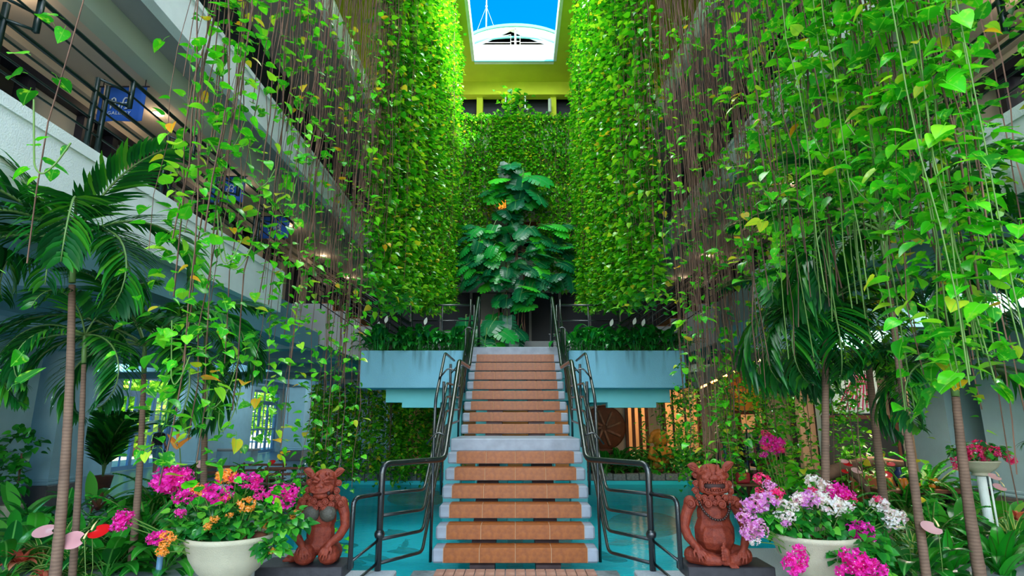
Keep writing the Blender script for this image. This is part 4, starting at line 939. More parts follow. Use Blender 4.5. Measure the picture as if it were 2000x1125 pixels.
def monstera(lab, loc, spots, seed):
    t = thing('monstera', lab, 'monstera', loc); rnd = random.Random(seed); L = Vector(loc)
    m_ = MB()
    for k in range(7): m_.tube(wavy(rnd, rnd.gauss(0, .3), .25, spots[0][1]-loc[2]+.3, spots[-1][1]-loc[2]-.3, .08), .02, 5)
    put('stem', m_.mesh('stem', M['root'], True), t)
    for (cx, cz, rx, rz, n, s0, s1) in spots:
        for k in range(n):
            p = Vector((cx+rnd.uniform(-1, 1)*rx, L.y-.15+rnd.gauss(0, .22), cz+rnd.uniform(-1, 1)*rz))
            d = Vector((rnd.gauss((p.x-cx)*.8, .5), -rnd.uniform(.25, 1.0), rnd.gauss(-.55, .4)))
            putM('leaf', rnd.choice(MON), t, frame(d, (rnd.gauss(0,.3), -.55, 1), p-L, rnd.uniform(s0, s1)))
    return t
monstera('upper monstera with big split leaves in the middle of the far wall', (-.15, 19.9, 9.0),
         [(-.12, 10.9, .45, .25, 6, .45, .65), (-.1, 10.2, .75, .4, 16, .6, .85), (-.15, 9.3, .5, .4, 6, .5, .7)], 3)
monstera('lower monstera mass climbing over the parapet behind the stair head', (0, 19.5, 4.7),
         [(0, 8.25, 1.9, .4, 44, .34, .54), (-.1, 7.5, 1.9, .4, 60, .36, .56), (-.3, 6.8, 1.5, .35, 36, .36, .56), (1.5, 6.9, .5, .35, 9, .4, .58), (0.1, 6.1, .6, .4, 12, .4, .6), (-.3, 5.2, .6, .5, 9, .45, .65)], 4)
monstera('young monstera with big leaves at the left of the bridge', (-1.3, 17.6, 3.6), [(-1.0, 4.7, .5, .25, 8, .5, .7), (-.8, 4.2, .3, .2, 5, .5, .65)], 5)
# small palms behind the left planter
fp = thing('fan_plant', 'feathery plant behind the left planter rail', 'plant', (-1.5, 16.3, 3.6))
for (az, el, k, s_) in ringf(8, 20, 60, .55, .75, 15): putM('frond', FR[1], fp, frame((math.cos(rad(az))*math.cos(rad(el)), math.sin(rad(az))*math.cos(rad(el)), math.sin(rad(el))), (0,0,1), (0,0,.1), s_))
# ================================================================ BROAD LEAVED PLANTS
ell = lambda t: math.sin(PI*min(1, t*.98+.02))**.75*(1-.25*t)
strap = lambda t: (min(1, t*6+.45))*(1-t**4)
def blade_mesh(name, mt, L, W_, droop, prof, pet=0, n=7, fold=.25): return MB().blade(Matrix.Identity(4), L, W_, droop, n, prof, fold, pet, .006).mesh(name, mt, True)
LILY = [blade_mesh('leaf', G['lily'], .20, .085, d, ell, .22) for d in (.9, 1.3, 1.7)]
def spathe_mesh(mt):
    """glossy rounded heart with a notch at the stalk, slightly cupped"""
    m_ = MB(); n = 22; vs = [Vector((0, .18, 0))]
    for i in range(n):
        a = 2*PI*i/n; r_ = .5*(1-.10*math.cos(a))*(1 if abs(a) > .3 and abs(a-2*PI) > .3 else .55)
        x, y = r_*math.sin(a)*.92, .45-r_*math.cos(a)*1.1; vs.append(Vector((x, y, .18*x*x+.10*(y-.4)**2)))
    m_.add(vs, [(0, 1+i, 1+(i+1) % n) for i in range(n)]); return m_.mesh('spathe', mt, True)
WSP = blade_mesh('spathe', mat('white_spathe', (236, 240, 228), .5), .14, .075, -.3, ell, 0, 6, .5)
def peace_lily(x, flowers, lab, grp):
    t = thing('peace_lily', lab, 'plant', (x, 13.52+R.gauss(0, .06), 3.42), 0, grp)
    for k in range(40):
        az = R.uniform(0, 360); el = R.uniform(38, 86); d = Vector((math.cos(rad(az))*math.cos(rad(el)), math.sin(rad(az))*math.cos(rad(el)), math.sin(rad(el))))
        putM('leaf', R.choice(LILY), t, frame(d, (0,0,1), (R.gauss(0,.08), R.gauss(0,.07), 0), R.uniform(1.4, 2.2)))
    for k in range(flowers):
        h = R.uniform(.62, .76); x_ = R.gauss(0, .1); put('flower_stalk', MB().tube([(0,0,0),(x_*.5,0,h*.6),(x_,0,h)], .005, 5).mesh('flower_stalk', M['stemg']), t)
        putM('spathe', WSP, t, frame((.3, -.1, 1), (0,-1,.2), (x_, 0, h), 1.3))
for i in range(9): peace_lily(-3.28+.255*i, 1 if i in (0, 1, 4) else 0, '%s glossy dark peace lily clump from the left in the left planter' % ORD[i].replace('nearest', 'first')+(', white flowered' if i in (0, 1, 4) else ''), 'peace lilies in the left planter')
for i in range(9): peace_lily(1.42+.275*i, (0,0,0,1,0,1,1,0,0)[i], '%s glossy peace lily clump from the left in the right planter' % ORD[i].replace('nearest', 'first')+(', white flowered' if i in (3, 5, 6) else ''), 'peace lilies in the right planter')
# undergrowth kinds: each leaf an object of its own
BL = dict(
 bird=[blade_mesh('leaf', G['bird'], .62, .12, d, strap, 0, 9, .3) for d in (.5, .9, 1.3)],
 aglao=[blade_mesh('leaf', G['under'], .30, .11, d, ell, .12) for d in (.6, 1.0, 1.5)],
 diff=[blade_mesh('leaf', leafmat('dieffenbachia_leaf', [(0,(40,150,40)),(.6,(80,180,60)),(1,(130,200,90))], .3, .3), .38, .13, d, ell, .10) for d in (.4, .8, 1.2)],
 drac=[blade_mesh('leaf', G['variegated'], .30, .03, d, strap, 0, 6, .3) for d in (.9, 1.5, 2.1)],
 brom=[blade_mesh('leaf', G['brom'], .24, .06, d, strap, 0, 6, .3) for d in (.6, 1.1, 1.6)],
 bromd=[blade_mesh('leaf', G['bromdark'], .30, .05, d, strap, 0, 6, .3) for d in (.6, 1.1, 1.6)],
 lily=LILY)
FERN = []
for a_ in (1.0, 1.6, 2.2):
    FERN.append(frond_mesh(rp, .6, 34, .07, a_, .02, [G['fern'], M['stemg']]))
def plant(name, lab, cat, loc, kind, n, s0, s1, e0=10, e1=75, group=None, seed=0, col=None):
    rnd = random.Random(seed*31+n+int(loc[0]*100)); t = thing(name, lab, cat, loc, rnd.uniform(0, 6), group)
    ms_ = FERN if kind == 'fern' else BL[kind]
    for k in range(n):
        az = 137.5*k+rnd.uniform(-20, 20); el = e0+(e1-e0)*(k/n)+rnd.uniform(-8, 8)
        d = Vector((math.cos(rad(az))*math.cos(rad(el)), math.sin(rad(az))*math.cos(rad(el)), math.sin(rad(el))))
        putM('frond' if kind == 'fern' else 'leaf', rnd.choice(ms_), t, frame(d, (0,0,1), (d.x*.02, d.y*.02, .02+.0*k), rnd.uniform(s0, s1)))
    return t
def gp(px, py, z): return atZ(px, py, z)
# raised soil beds
bed = struct('planting_bed', MB().box(-6.8, -2.62, 4.3, 6.55, .0, .40).box(-6.8, -4.62, 6.5, 11.9, -.05, .18), M['soil'], label='dark soil bed at the left foreground')
bed = struct('planting_bed', MB().box(3.05, 6.8, 4.3, 6.6, .0, .40).box(4.62, 7.6, 6.5, 12.5, -.05, .18), M['soil'], label='dark soil bed at the right foreground')
bed = struct('planting_bed', MB().box(2.4, 8.8, 20.62, 22.2, 0, .2).box(-7.2, -6.1, 12, 20.2, -.05, .12).box(5.9, 6.8, 12.5, 20.2, -.05, .12), M['soil'], label='narrow soil beds round the pool')
bed = struct('planting_bed', MB().box(-6.8, -2.4, 20.62, 22.4, 0, .2), M['soil'])
Q = [
 # px, py(base), z, name, label, kind, n, s0, s1
 (150, 1095, .42, 'dieffenbachia', 'dumb cane with upright bright leaves under the red anthurium', 'diff', 11, .9, 1.2),
 (60, 1090, .42, 'aglaonema', 'glossy mid green clump above the coral bromeliad', 'aglao', 24, 1.1, 1.4),
 (110, 1105, .42, 'spider_plant', 'striped spider plant right of the coral bromeliad', 'drac', 40, 1.0, 1.2),
 (225, 1100, .42, 'spider_plant', 'striped spider plant below the brown vase bromeliad', 'drac', 36, .9, 1.1),
 (275, 1085, .42, 'fern', 'fern left of the left bowl under the magenta spray', 'fern', 24, 1.0, 1.2),
 (30, 1030, .30, 'dieffenbachia', 'tall dumb cane at the left picture edge', 'diff', 10, 1.3, 1.6),
 (175, 1010, .20, 'dieffenbachia', 'tall dumb cane with pointed leaves behind the palm trunks', 'diff', 12, 1.5, 1.9),
 (1720, 1135, .42, 'spider_plant', 'pale striped spider plant beside the upright bird nest fern', 'drac', 36, .9, 1.1),
 (1830, 1090, .42, 'fern', 'fern below the blush spathe', 'fern', 24, .9, 1.1),
 (1985, 1075, .42, 'spider_plant', 'yellow striped spider plant at the right edge', 'drac', 36, 1.0, 1.2),
 (20, 1075, .42, 'dieffenbachia', 'broad bright leaved dumb cane in the left bottom corner', 'diff', 10, 1.0, 1.25),
 (80, 1120, .42, 'spider_plant', 'striped spider plant above the coral bromeliad', 'drac', 34, .8, 1.1),
 (160, 1075, .42, 'spider_plant', 'striped spider plant left of the red anthurium', 'drac', 40, .9, 1.2),
 (140, 1130, .42, 'spider_plant', 'pale striped spider plant at the bottom between the bromeliads', 'drac', 36, .8, 1.1),
 (205, 1060, .42, 'dieffenbachia', 'upright dumb cane with striped leaves behind the red anthurium', 'diff', 9, 1.0, 1.35),
 (120, 1040, .42, 'aglaonema', 'dark leaved clump round the palm foot', 'aglao', 20, .9, 1.3),
 (60, 1045, .42, 'aglaonema', 'dark glossy clump left of the palm foot', 'aglao', 20, .9, 1.3),
 (250, 1105, .42, 'aglaonema', 'dark broad leaved clump below the magenta spray', 'aglao', 22, 1.0, 1.4),
 (320, 1120, .42, 'aglaonema', 'dark broad leaved clump at the foot of the left bowl', 'aglao', 22, .9, 1.3),
 (205, 1130, .42, 'aglaonema', 'dark clump at the bottom edge under the pink spathes', 'aglao', 20, .9, 1.3),
 (10, 1130, .42, 'aglaonema', 'dark clump in the very bottom left corner', 'aglao', 20, .9, 1.3),
 (300, 1010, .20, 'fern', 'feathery green fern left of the left bougainvillea', 'fern', 26, 1.0, 1.4),
 (345, 985, .20, 'fern', 'feathery green fern behind the left bougainvillea', 'fern', 26, 1.1, 1.5),
 (235, 1015, .20, 'aglaonema', 'glossy clump at the foot of the third palm', 'aglao', 18, 1.0, 1.3),
 (400, 960, .15, 'aglaonema', 'dark clump before the brown benches', 'aglao', 20, .9, 1.3),
 (470, 955, .15, 'fern', 'fern behind the yellow flowers of the left bowl', 'fern', 24, .9, 1.2),
 (540, 950, .12, 'aglaonema', 'green clump left of the kneeling statue ears', 'aglao', 22, .9, 1.2),
 (575, 945, .12, 'fern', 'fern clump right behind the kneeling statue head', 'fern', 22, .9, 1.2),
 (620, 940, .12, 'aglaonema', 'green clump on the pool edge behind the statue', 'aglao', 22, .9, 1.2),
 (1465, 960, .2, 'aglaonema', 'bright green clump right of the laughing statue head', 'aglao', 26, .9, 1.2),
 (1500, 965, .2, 'aglaonema', 'bright green clump behind the lilac flowers', 'aglao', 26, .9, 1.2),
 (1540, 955, .2, 'fern', 'fern behind the white flowers of the right bowl', 'fern', 26, 1.0, 1.3),
 (1640, 985, .25, 'fern', 'wide fern right behind the right bougainvillea', 'fern', 30, 1.1, 1.5),
 (1700, 975, .25, 'fern', 'fern before the dark timber table', 'fern', 30, 1.1, 1.5),
 (1680, 1030, .42, 'fern', 'fern above the white flower spray on the right', 'fern', 28, .8, 1.1),
 (1815, 1000, .42, 'fern', 'tall drooping fern beside the right palm trunk', 'fern', 34, 1.2, 1.5),
 (1770, 1010, .42, 'fern', 'fern between the pink spathe and the pots', 'fern', 28, 1.0, 1.3),
 (1790, 1110, .42, 'spider_plant', 'striped spider plant under the blush spathe', 'drac', 44, .9, 1.2),
 (1745, 1085, .42, 'spider_plant', 'striped spider plant right of the white flowers', 'drac', 40, .8, 1.1),
 (1790, 1050, .42, 'dracaena', 'yellow striped dracaena tuft above the blush spathe', 'drac', 26, .7, .9),
 (1950, 1060, .42, 'dracaena', 'yellow striped dracaena tuft right of the leaning trunk', 'drac', 26, .8, 1.0),
 (1880, 1060, .42, 'dieffenbachia', 'dumb cane left of the leaning trunk', 'diff', 12, 1.0, 1.3),
 (1850, 1075, .42, 'dieffenbachia', 'long leaved clump with speckled leaves right of the fern', 'diff', 12, .9, 1.3),
 (1975, 1040, .42, 'dieffenbachia', 'broad leaved clump at the right picture edge', 'diff', 12, 1.0, 1.4),
 (1740, 1150, .42, 'birdnest_fern', 'single upright bird nest fern near the magenta cluster', 'bird', 9, .6, .9),
 (1960, 1130, .42, 'birdnest_fern', 'bright wavy bird nest fern in the right corner', 'bird', 16, .8, 1.1),
 (1860, 1140, .42, 'birdnest_fern', 'bird nest fern left of the small grey plaque', 'bird', 12, .7, .9),
 (1900, 1090, .42, 'aglaonema', 'dark clump behind the grey plaque', 'aglao', 22, 1.0, 1.3),
 (1700, 1110, .42, 'aglaonema', 'dark clump right of the right bowl', 'aglao', 22, 1.0, 1.4),
 (1800, 1150, .42, 'aglaonema', 'dark clump at the bottom edge under the spider plants', 'aglao', 22, 1.0, 1.3),
 (1995, 1100, .42, 'aglaonema', 'dark clump in the bottom right corner', 'aglao', 20, 1.0, 1.3),
 (1925, 1010, .25, 'aglaonema', 'dark clump below the right flower bowl', 'aglao', 18, 1.0, 1.3),
 (1580, 945, .2, 'aglaonema', 'small clump before the dark tubs', 'aglao', 16, .9, 1.2),
]
SC = dict(diff=1.15, aglao=1.25, drac=1.75, fern=1.35, bird=1.0)
for i, (px, py, z, nm, lab, kd, n, s0, s1) in enumerate(Q):
    p = gp(px, min(py, 1150), z)
    if p.y > 12: p = Vector((p.x*12/p.y, 12, z))
    plant(nm, lab, 'fern' if 'fern' in nm else 'plant', p, kd, int(n*1.25), s0*SC[kd], s1*SC[kd]*1.03, 8 if kd != 'bird' else 45, 80, None, i)
# far garden behind the pool on the right and foliage along the left pool edge
for i in range(12):
    plant('garden_plant', 'dark leafy plant in the bed beyond the pool on the right', 'plant', (2.7+.42*i, 21.0+R.uniform(-.2, .6), .2), ('lily', 'aglao', 'fern')[i % 3], 22, 1.8, 2.6, 15, 80, 'plants in the bed beyond the pool right of the stairs', i)
for i in range(8):
    plant('garden_plant', 'dark leafy plant along the left pool kerb', 'plant', ((-4.9 if i < 2 else -6.4)-.5*R.random(), 9.5+1.25*i, .1), ('aglao', 'lily', 'fern')[i % 3], 24, 1.3, 1.8, 10, 80, 'plants along the left pool kerb', i)
for i in range(8):
    plant('garden_plant', 'leafy plant along the right pool kerb', 'plant', ((4.9 if i < 2 else 6.1)+.4*R.random(), 9.0+1.3*i, .1), ('aglao', 'fern', 'lily')[i % 3], 24, 1.2, 1.7, 10, 80, 'plants along the right pool kerb', i)
# bromeliads
p = gp(38, 1105, .55); plant('bromeliad', 'coral red bromeliad in the bottom left corner', 'plant', p, 'brom', 26, .8, 1.1, 15, 75, None, 70)
p = gp(88, 1135, .5); plant('bromeliad', 'small crimson bromeliad at the bottom edge on the left', 'plant', p, 'brom', 18, .5, .7, 15, 80, None, 71)
p = gp(215, 1060, .5); plant('bromeliad', 'brown vase bromeliad below the magenta spray', 'plant', p, 'bromd', 16, .8, 1.1, 40, 80, None, 72)
p = gp(1755, 1070, .5); plant('bromeliad', 'rust brown vase bromeliad below the white spray', 'plant', p, 'bromd', 16, .7, 1.0, 40, 80, None, 73)
p = gp(1820, 1035, .5); plant('bromeliad', 'rust red bromeliad behind the blush spathe', 'plant', p, 'bromd', 14, .7, .9, 40, 80, None, 74)
p = gp(1990, 1020, .6); plant('bromeliad', 'red bromeliad flower at the right picture edge', 'plant', p, 'brom', 18, .8, 1.0, 20, 80, None, 75)
p = gp(190, 1000, .5); plant('bromeliad', 'dark red cordyline among the dumb cane leaves', 'plant', p, 'bromd', 14, 1.0, 1.3, 35, 85, None, 76)
# anthuriums: spathe, spadix, stalk and two leaves each
SPR, SPB = spathe_mesh(G['red']), spathe_mesh(G['blush'])
SPK = MB().tube([(0,0,0),(0,.02,.03),(0,.05,.055)], [.008,.007,.003], 6).mesh('spadix', mat('pale_spadix', (240, 220, 150), .5), True)
def anthurium(px, py, Y, red, s_, lab, tilt=(0,-.75,1)):
    top = atY(px, py, Y); z0 = .42 if Y < 6.6 else .18; t = thing('anthurium', lab, 'flower', (top.x, top.y+.05, z0)); h = top.z-z0
    put('stalk', MB().tube([(0,0,0),(.02,0,h*.5),(0,-.05,h)], .0035, 6).mesh('stalk', M['stemg'], True), t)
    putM('spathe', SPR if red else SPB, t, frame(Vector((R.choice((-1,1))*1.0, -.35, -.12)), tilt, (0,-.05,h), s_*1.15)); put('spadix', SPK, t, (0, -.06, h), sc=s_/.13)
    for k in range(3):
        a = R.uniform(0, 6); putM('leaf', BL['aglao'][k], t, frame((math.cos(a), math.sin(a), .6), (0,0,1), (0,0,.02), .9))
    return t
anthurium(180, 1035, 5.3, True, .15, 'large glossy red anthurium spathe on the left')
anthurium(110, 1035, 5.3, False, .14, 'pale pink anthurium spathe left of the red one')
anthurium(165, 1052, 5.2, False, .14, 'drooping pink anthurium spathe below the red one', (.8,-.3,.4))
anthurium(338, 915, 8.2, True, .10, 'small red anthurium above the left magenta cluster')
anthurium(385, 905, 8.2, False, .10, 'small pink anthurium beside the orange heliconia', (0,-1,.2))
anthurium(1832, 1028, 5.5, False, .15, 'blush pink heart shaped spathe right of the white flowers')
anthurium(1770, 1008, 5.8, False, .11, 'pink spathe above the white flower spray')
anthurium(1716, 925, 8.0, True, .13, 'red anthurium before the timber table')
anthurium(1662, 905, 8.4, True, .11, 'flat red anthurium near the fallen log')
anthurium(1680, 918, 8.3, False, .12, 'pale pink anthurium beside the flat red one')
anthurium(1640, 900, 8.4, False, .09, 'small pink anthurium left of the flat red one')
anthurium(1655, 920, 8.2, True, .08, 'tiny red anthurium below the pale pink one')
anthurium(1950, 930, 6.6, False, .11, 'pink spathe under the right flower bowl')
anthurium(1960, 950, 6.4, False, .11, 'lower pink spathe under the right flower bowl')
anthurium(525, 902, 11.5, True, .12, 'distant red anthurium near the left far window')
anthurium(1730, 905, 9.0, True, .10, 'red and white anthurium by the timber table legs')
# heliconia
top = atY(348, 870, 8.6); t = thing('heliconia', 'orange heliconia flower on a tall stalk left of the benches', 'flower', (top.x+.15, top.y, .18)); h = top.z-.18
put('stalk', MB().tube([(0,0,0),(0,0,h*.5),(-.12,0,h-.05),(-.18,0,h+.05)], .008, 6).mesh('stalk', M['stemg'], True), t)
BR = blade_mesh('bract', G['helic'], .22, .05, .2, strap, 0, 5, .8)
for d, z in (((-.15, 0, 1), .06), ((-.8, -.1, .6), .03), ((.9, -.1, .55), .0), ((-.7, -.1, .9), -.05), ((.75, -.1, .75), -.04)): putM('bract', BR, t, frame(d, (0,-1,0), (-.15, 0, h+z), 1.0))
# ================================================================ CLAY STATUES
def remeshed(name, mb, mt, parent, vox, it=3, loc=(0,0,0)):
    """fuse overlapping solids into one continuous skin"""
    me = mb.mesh(name, mt, True); o = put(name, me, parent, loc)
    r = o.modifiers.new('fuse', 'REMESH'); r.mode = 'VOXEL'; r.voxel_size = vox; r.use_smooth_shade = True
    s = o.modifiers.new('soften', 'SMOOTH'); s.factor = .5; s.iterations = it
    dg = bpy.context.evaluated_depsgraph_get(); nm = bpy.data.meshes.new_from_object(o.evaluated_get(dg))
    o.modifiers.clear(); o.data = nm
    for p in nm.polygons: p.use_smooth = True
    return o
CURLS = MB()
def curl(mb, c, r, face=(0,-1,0), turns=2.2):
    """a snail curl of the mane: a domed disc with a raised spiral"""
    c = Vector(c); f = Vector(face).normalized(); Mx = frame(f, (0,0,1), c)
    pts, rs = [], []
    for i in range(26):
        t = i/25; a = turns*2*PI*t; q = r*(1-.92*t)
        pts.append(Mx@Vector((q*math.cos(a), r*.55*t, q*math.sin(a)))); rs.append(r*(.27-.10*t))
    mb.ball(c, r*.8, n=10, k=7); CURLS.tube([p+f*r*.12 for p in pts], rs, 6)
def hand(mb, w, d, up, s=1.0, spread=.16, curlz=-.35, thumb=1):
    """palm and five bent fingers; d = direction of the fingers, up = back of the hand"""
    Mx = frame(d, up, w); P = lambda x, y, z: Mx@Vector((x*s, y*s, z*s))
    mb.ball(P(0, .030, 0), (.030*s, .034*s, .016*s), rot=Mx.to_euler()[:], n=10, k=7); mb.limb([P(0,-.02,0), P(0,.02,0)], [.024*s, .026*s], 9)
    for k, (x, l) in enumerate(((-.027,.052),(-.009,.064),(.010,.060),(.027,.046))):
        a = spread*(k-1.5)/1.5
        mb.limb([P(x,.048,.004), P(x+math.sin(a)*l*.5,.048+l*.55,.007), P(x+math.sin(a)*l*.95,.048+l*.95,curlz*.02-.006), P(x+math.sin(a)*l*1.1,.048+l*1.18,curlz*.05-.012)], [.0105*s,.0098*s,.009*s,.007*s], 7)
    mb.limb([P(thumb*.022,.008,0), P(thumb*.048,.028,-.002), P(thumb*.056,.055,-.01)], [.012*s,.011*s,.008*s], 7)
def ear(mb, base, tip, w, front):
    b, t = Vector(base), Vector(tip); d = t-b
    for k in range(9):
        u = k/8; p = b+d*u+Vector((0,0,.02*math.sin(PI*u))); r_ = w*(math.sin(PI*(.22+.74*u)))
        mb.ball(p, (max(.008, r_*.75), .02*(1-u*.6), max(.008, r_)), rot=(0, -math.atan2(d.z, abs(d.x))*(1 if d.x > 0 else -1), 0), n=8, k=6)
    for j in (.45, .7, .95):                               # ridges of fur on the ear
        pts = [b+d*u*1.0+Vector((0, -.022*(1-u*.4), (j-.7)*w*2.2*math.sin(PI*(.2+.75*u)))) for u in np.linspace(.15, .95, 6)]
        CURLS.tube(pts, [.006*(1-.5*i/5) for i in range(6)], 5)
PL = [(-2.11, 'left'), (2.105, 'right')]
for x, nm in PL:
    t = thing('plinth', 'dark slate plinth block under the %s clay statue' % ('kneeling' if x < 0 else 'laughing'), 'plinth', (x, 6.14+.21, .45))
    put('slab', MB().cbox(-.425, .425, -.21, .23, .0, .108, .008).mesh('slab', M['plinth']), t)
# --- left: kneeling lion figure with a coconut bra
f = thing('lion_statue', 'kneeling terracotta lion dog statue wearing a coconut shell bra on the left plinth', 'statue', (-1.99, 6.36, .558), rad(6))
b = MB()
for sx, cx in ((-1, -.115), (1, .118)):                    # thighs and knees
    b.ball((cx, -.10, .085), (.108, .125, .09)); b.limb([(cx*1.05, .06, .09), (cx, -.10, .10)], [.10, .10], 12)
    b.limb([(cx*1.2, .02, .04), (cx*1.25, .15, .04)], [.055, .05], 10)
b.ball((0, .02, .16), (.175, .13, .10)); b.ball((0, .02, .27), (.145, .10, .15)); b.ball((.0, .02, .42), (.152, .105, .16)); b.ball((0, .02, .53), (.165, .10, .10))
b.limb([(0,.02,.56),(0,.0,.68)], [.10, .11], 12)
for sx in (-1, 1):
    sh = (sx*.195, .02, .555); el = (sx*.245, -.01, .335); wr = (sx*.135, -.19, .205)
    b.ball(sh, (.062, .062, .072)); b.limb([sh, (sx*.232, .01, .45), el], [.058, .052, .046], 12); b.limb([el, (sx*.205, -.09, .255), wr], [.047, .044, .034], 12)
    hand(b, Vector((sx*.125, -.20, .195)), Vector((-sx*.35, -.45, -.75)), Vector((0, -1, .55)), 1.12, .22, -.2, -sx)
# foot showing at the left
b.limb([(-.17, .10, .04), (-.27, .0, .04)], [.045, .04], 10)
for k in range(5): b.limb([(-.27, -.03+.022*k, .03+.008*k), (-.33+.008*k, -.045+.022*k, .028+.009*k)], [.016, .013], 7)
# head, tipped back and turned
hz = .745
b.ball((.01, .01, hz+.01), (.135, .13, .13)); b.ball((.01, -.0, hz+.075), (.115, .11, .085))
b.ball((.0, -.115, hz-.035), (.105, .07, .055)); b.ball((.0, -.10, hz-.095), (.085, .065, .04)); b.ball((-.005, -.165, hz+.005), (.034, .026, .024))
for sx in (-1, 1):
    b.ball((sx*.024-.005, -.172, hz-.004), (.02, .018, .016)); b.ball((sx*.085, -.10, hz-.03), (.045, .05, .045))
    b.limb([(sx*.02, -.135, hz+.055), (sx*.065, -.125, hz+.082), (sx*.11, -.09, hz+.065)], [.014, .018, .012], 7)      # brows
    b.limb([(sx*.035, -.132, hz+.035), (sx*.07, -.128, hz+.042), (sx*.10, -.105, hz+.03)], [.010, .013, .008], 7)       # closed eyes
    ear(b, (sx*.115, .0, hz+.085), (sx*.205, -.01, hz+.145), .042, -1)
    b.ball((sx*.05, -.10, hz+.115), (.022, .02, .022))
b.tube([(-.095, -.155, hz-.052), (-.05, -.178, hz-.066), (0, -.183, hz-.066), (.05, -.178, hz-.06), (.10, -.15, hz-.038)], .007, 6)
rc = random.Random(4)
for (x, y, z, r) in ((-.135,-.06,hz-.05,.034),(.145,-.06,hz-.06,.036),(-.15,-.04,hz-.115,.036),(.155,-.05,hz-.125,.036),(-.10,-.10,hz-.125,.03),(.11,-.11,hz-.12,.032),(-.055,-.125,hz-.15,.032),(.055,-.13,hz-.155,.034),(0,-.12,hz-.175,.032),(-.10,-.10,hz-.185,.034),(.105,-.10,hz-.19,.036),(-.045,-.115,hz-.215,.036),(.05,-.12,hz-.22,.038),(-.185,-.035,hz-.175,.042),(.19,-.035,hz-.185,.042),(-.14,.0,hz+.02,.034),(.15,.0,hz+.01,.034)):
    curl(b, (x, y, z), r, (x*2.2, -1, .1))
remeshed('body', b, M['terra'], f, .0058, 2)
put('mane_curls', CURLS.mesh('mane_curls', M['terra'], True), f); CURLS = MB()
for sx in (-1, 1):
    c = put('coconut_cup', MB().ball((sx*.083, -.105, .475), (.082, .062, .080), n=20, k=14).mesh('coconut_cup', M['coco'], True), f)
put('mouth_corner', MB().ball((.085,-.15,hz-.068), (.018,.012,.02)).ball((-.085,-.155,hz-.078), (.014,.010,.014)).mesh('mouth_corner', M['clay_dark'], True), f)
put('string', MB().tube([(-.165,-.03,.50),(-.16,-.06,.49),(-.083,-.16,.50),(0,-.115,.48),(.083,-.16,.49),(.16,-.06,.49),(.165,-.03,.50)], .004, 5).tube([(-.10,-.12,.54),(-.12,-.07,.60),(-.11,0,.66)], .004, 5).tube([(.10,-.12,.54),(.12,-.07,.60),(.11,0,.66)], .004, 5).mesh('string', M['bead']), f)
# --- right: laughing lion figure sitting cross legged
f = thing('lion_statue', 'laughing terracotta lion dog statue sitting cross legged with a bead necklace on the right plinth', 'statue', (2.04, 6.37, .558), rad(-5))
b = MB()
b.ball((0, .02, .27), (.205, .165, .235)); b.ball((0, .02, .46), (.17, .12, .15)); b.ball((0, -.04, .24), (.185, .15, .16)); b.ball((0, .04, .57), (.175, .10, .09))
b.ball((0, .05, .10), (.23, .16, .10))
for sx in (-1, 1):
    b.limb([(sx*.13, .06, .085), (sx*.255, -.06, .075)], [.095, .082], 12); b.limb([(sx*.255, -.06, .07), (sx*.13, -.19, .06), (sx*.03, -.22, .055)], [.078, .062, .045], 12)
    sh = (sx*.225, .03, .555); el = (sx*.305, .0, .33); wr = (sx*.235, -.16, .175)
    b.ball(sh, (.07, .068, .08)); b.limb([sh, (sx*.275, .02, .44), el], [.062, .056, .05], 12); b.limb([el, (sx*.285, -.075, .245), wr], [.05, .047, .036], 12)
    hand(b, Vector((sx*.225, -.185, .165)), Vector((-sx*.35, -.5, -.65)), Vector((0, -1, .6)), 1.15, .26, -.2, -sx)
b.limb([(.045, -.235, .05), (.035, -.265, .15)], [.036, .034], 9)            # upright sole
for k in range(5): b.limb([(.018, -.27, .075+.027*k), (-.008, -.285, .08+.027*k)], [.016, .014], 7)
b.limb([(.02,-.265,.19),(.01,-.275,.225)], [.018, .015], 7)
for k in range(4): b.limb([(.06+.018*k, -.265, .03), (.07+.02*k, -.29, .014)], [.014, .012], 7)
hz = .78
b.ball((0, .02, hz+.02), (.15, .135, .135)); b.ball((0, .02, hz+.085), (.125, .115, .09))
b.ball((0, -.09, hz+.02), (.135, .075, .05)); b.ball((0, -.085, hz-.10), (.115, .07, .04)); b.ball((-.0, -.165, hz+.045), (.045, .032, .03))
for sx in (-1, 1):
    b.ball((sx*.034, -.165, hz+.036), (.026, .024, .02)); b.ball((sx*.118, -.075, hz-.04), (.035, .06, .075)); b.ball((sx*.085, -.11, hz+.045), (.045, .04, .03))
    b.limb([(sx*.03, -.125, hz+.085), (sx*.08, -.125, hz+.105), (sx*.13, -.08, hz+.075)], [.018, .022, .014], 8)
    b.limb([(sx*.035, -.135, hz+.066), (sx*.075, -.132, hz+.074), (sx*.11, -.105, hz+.06)], [.010, .013, .008], 7)
    b.limb([(sx*.045, -.11, hz+.12), (sx*.05, -.115, hz+.145), (sx*.058, -.10, hz+.165)], [.024, .018, .010], 7)
    ear(b, (sx*.135, .01, hz+.10), (sx*.235, -.01, hz+.155 if sx < 0 else hz+.185), .046, -1)
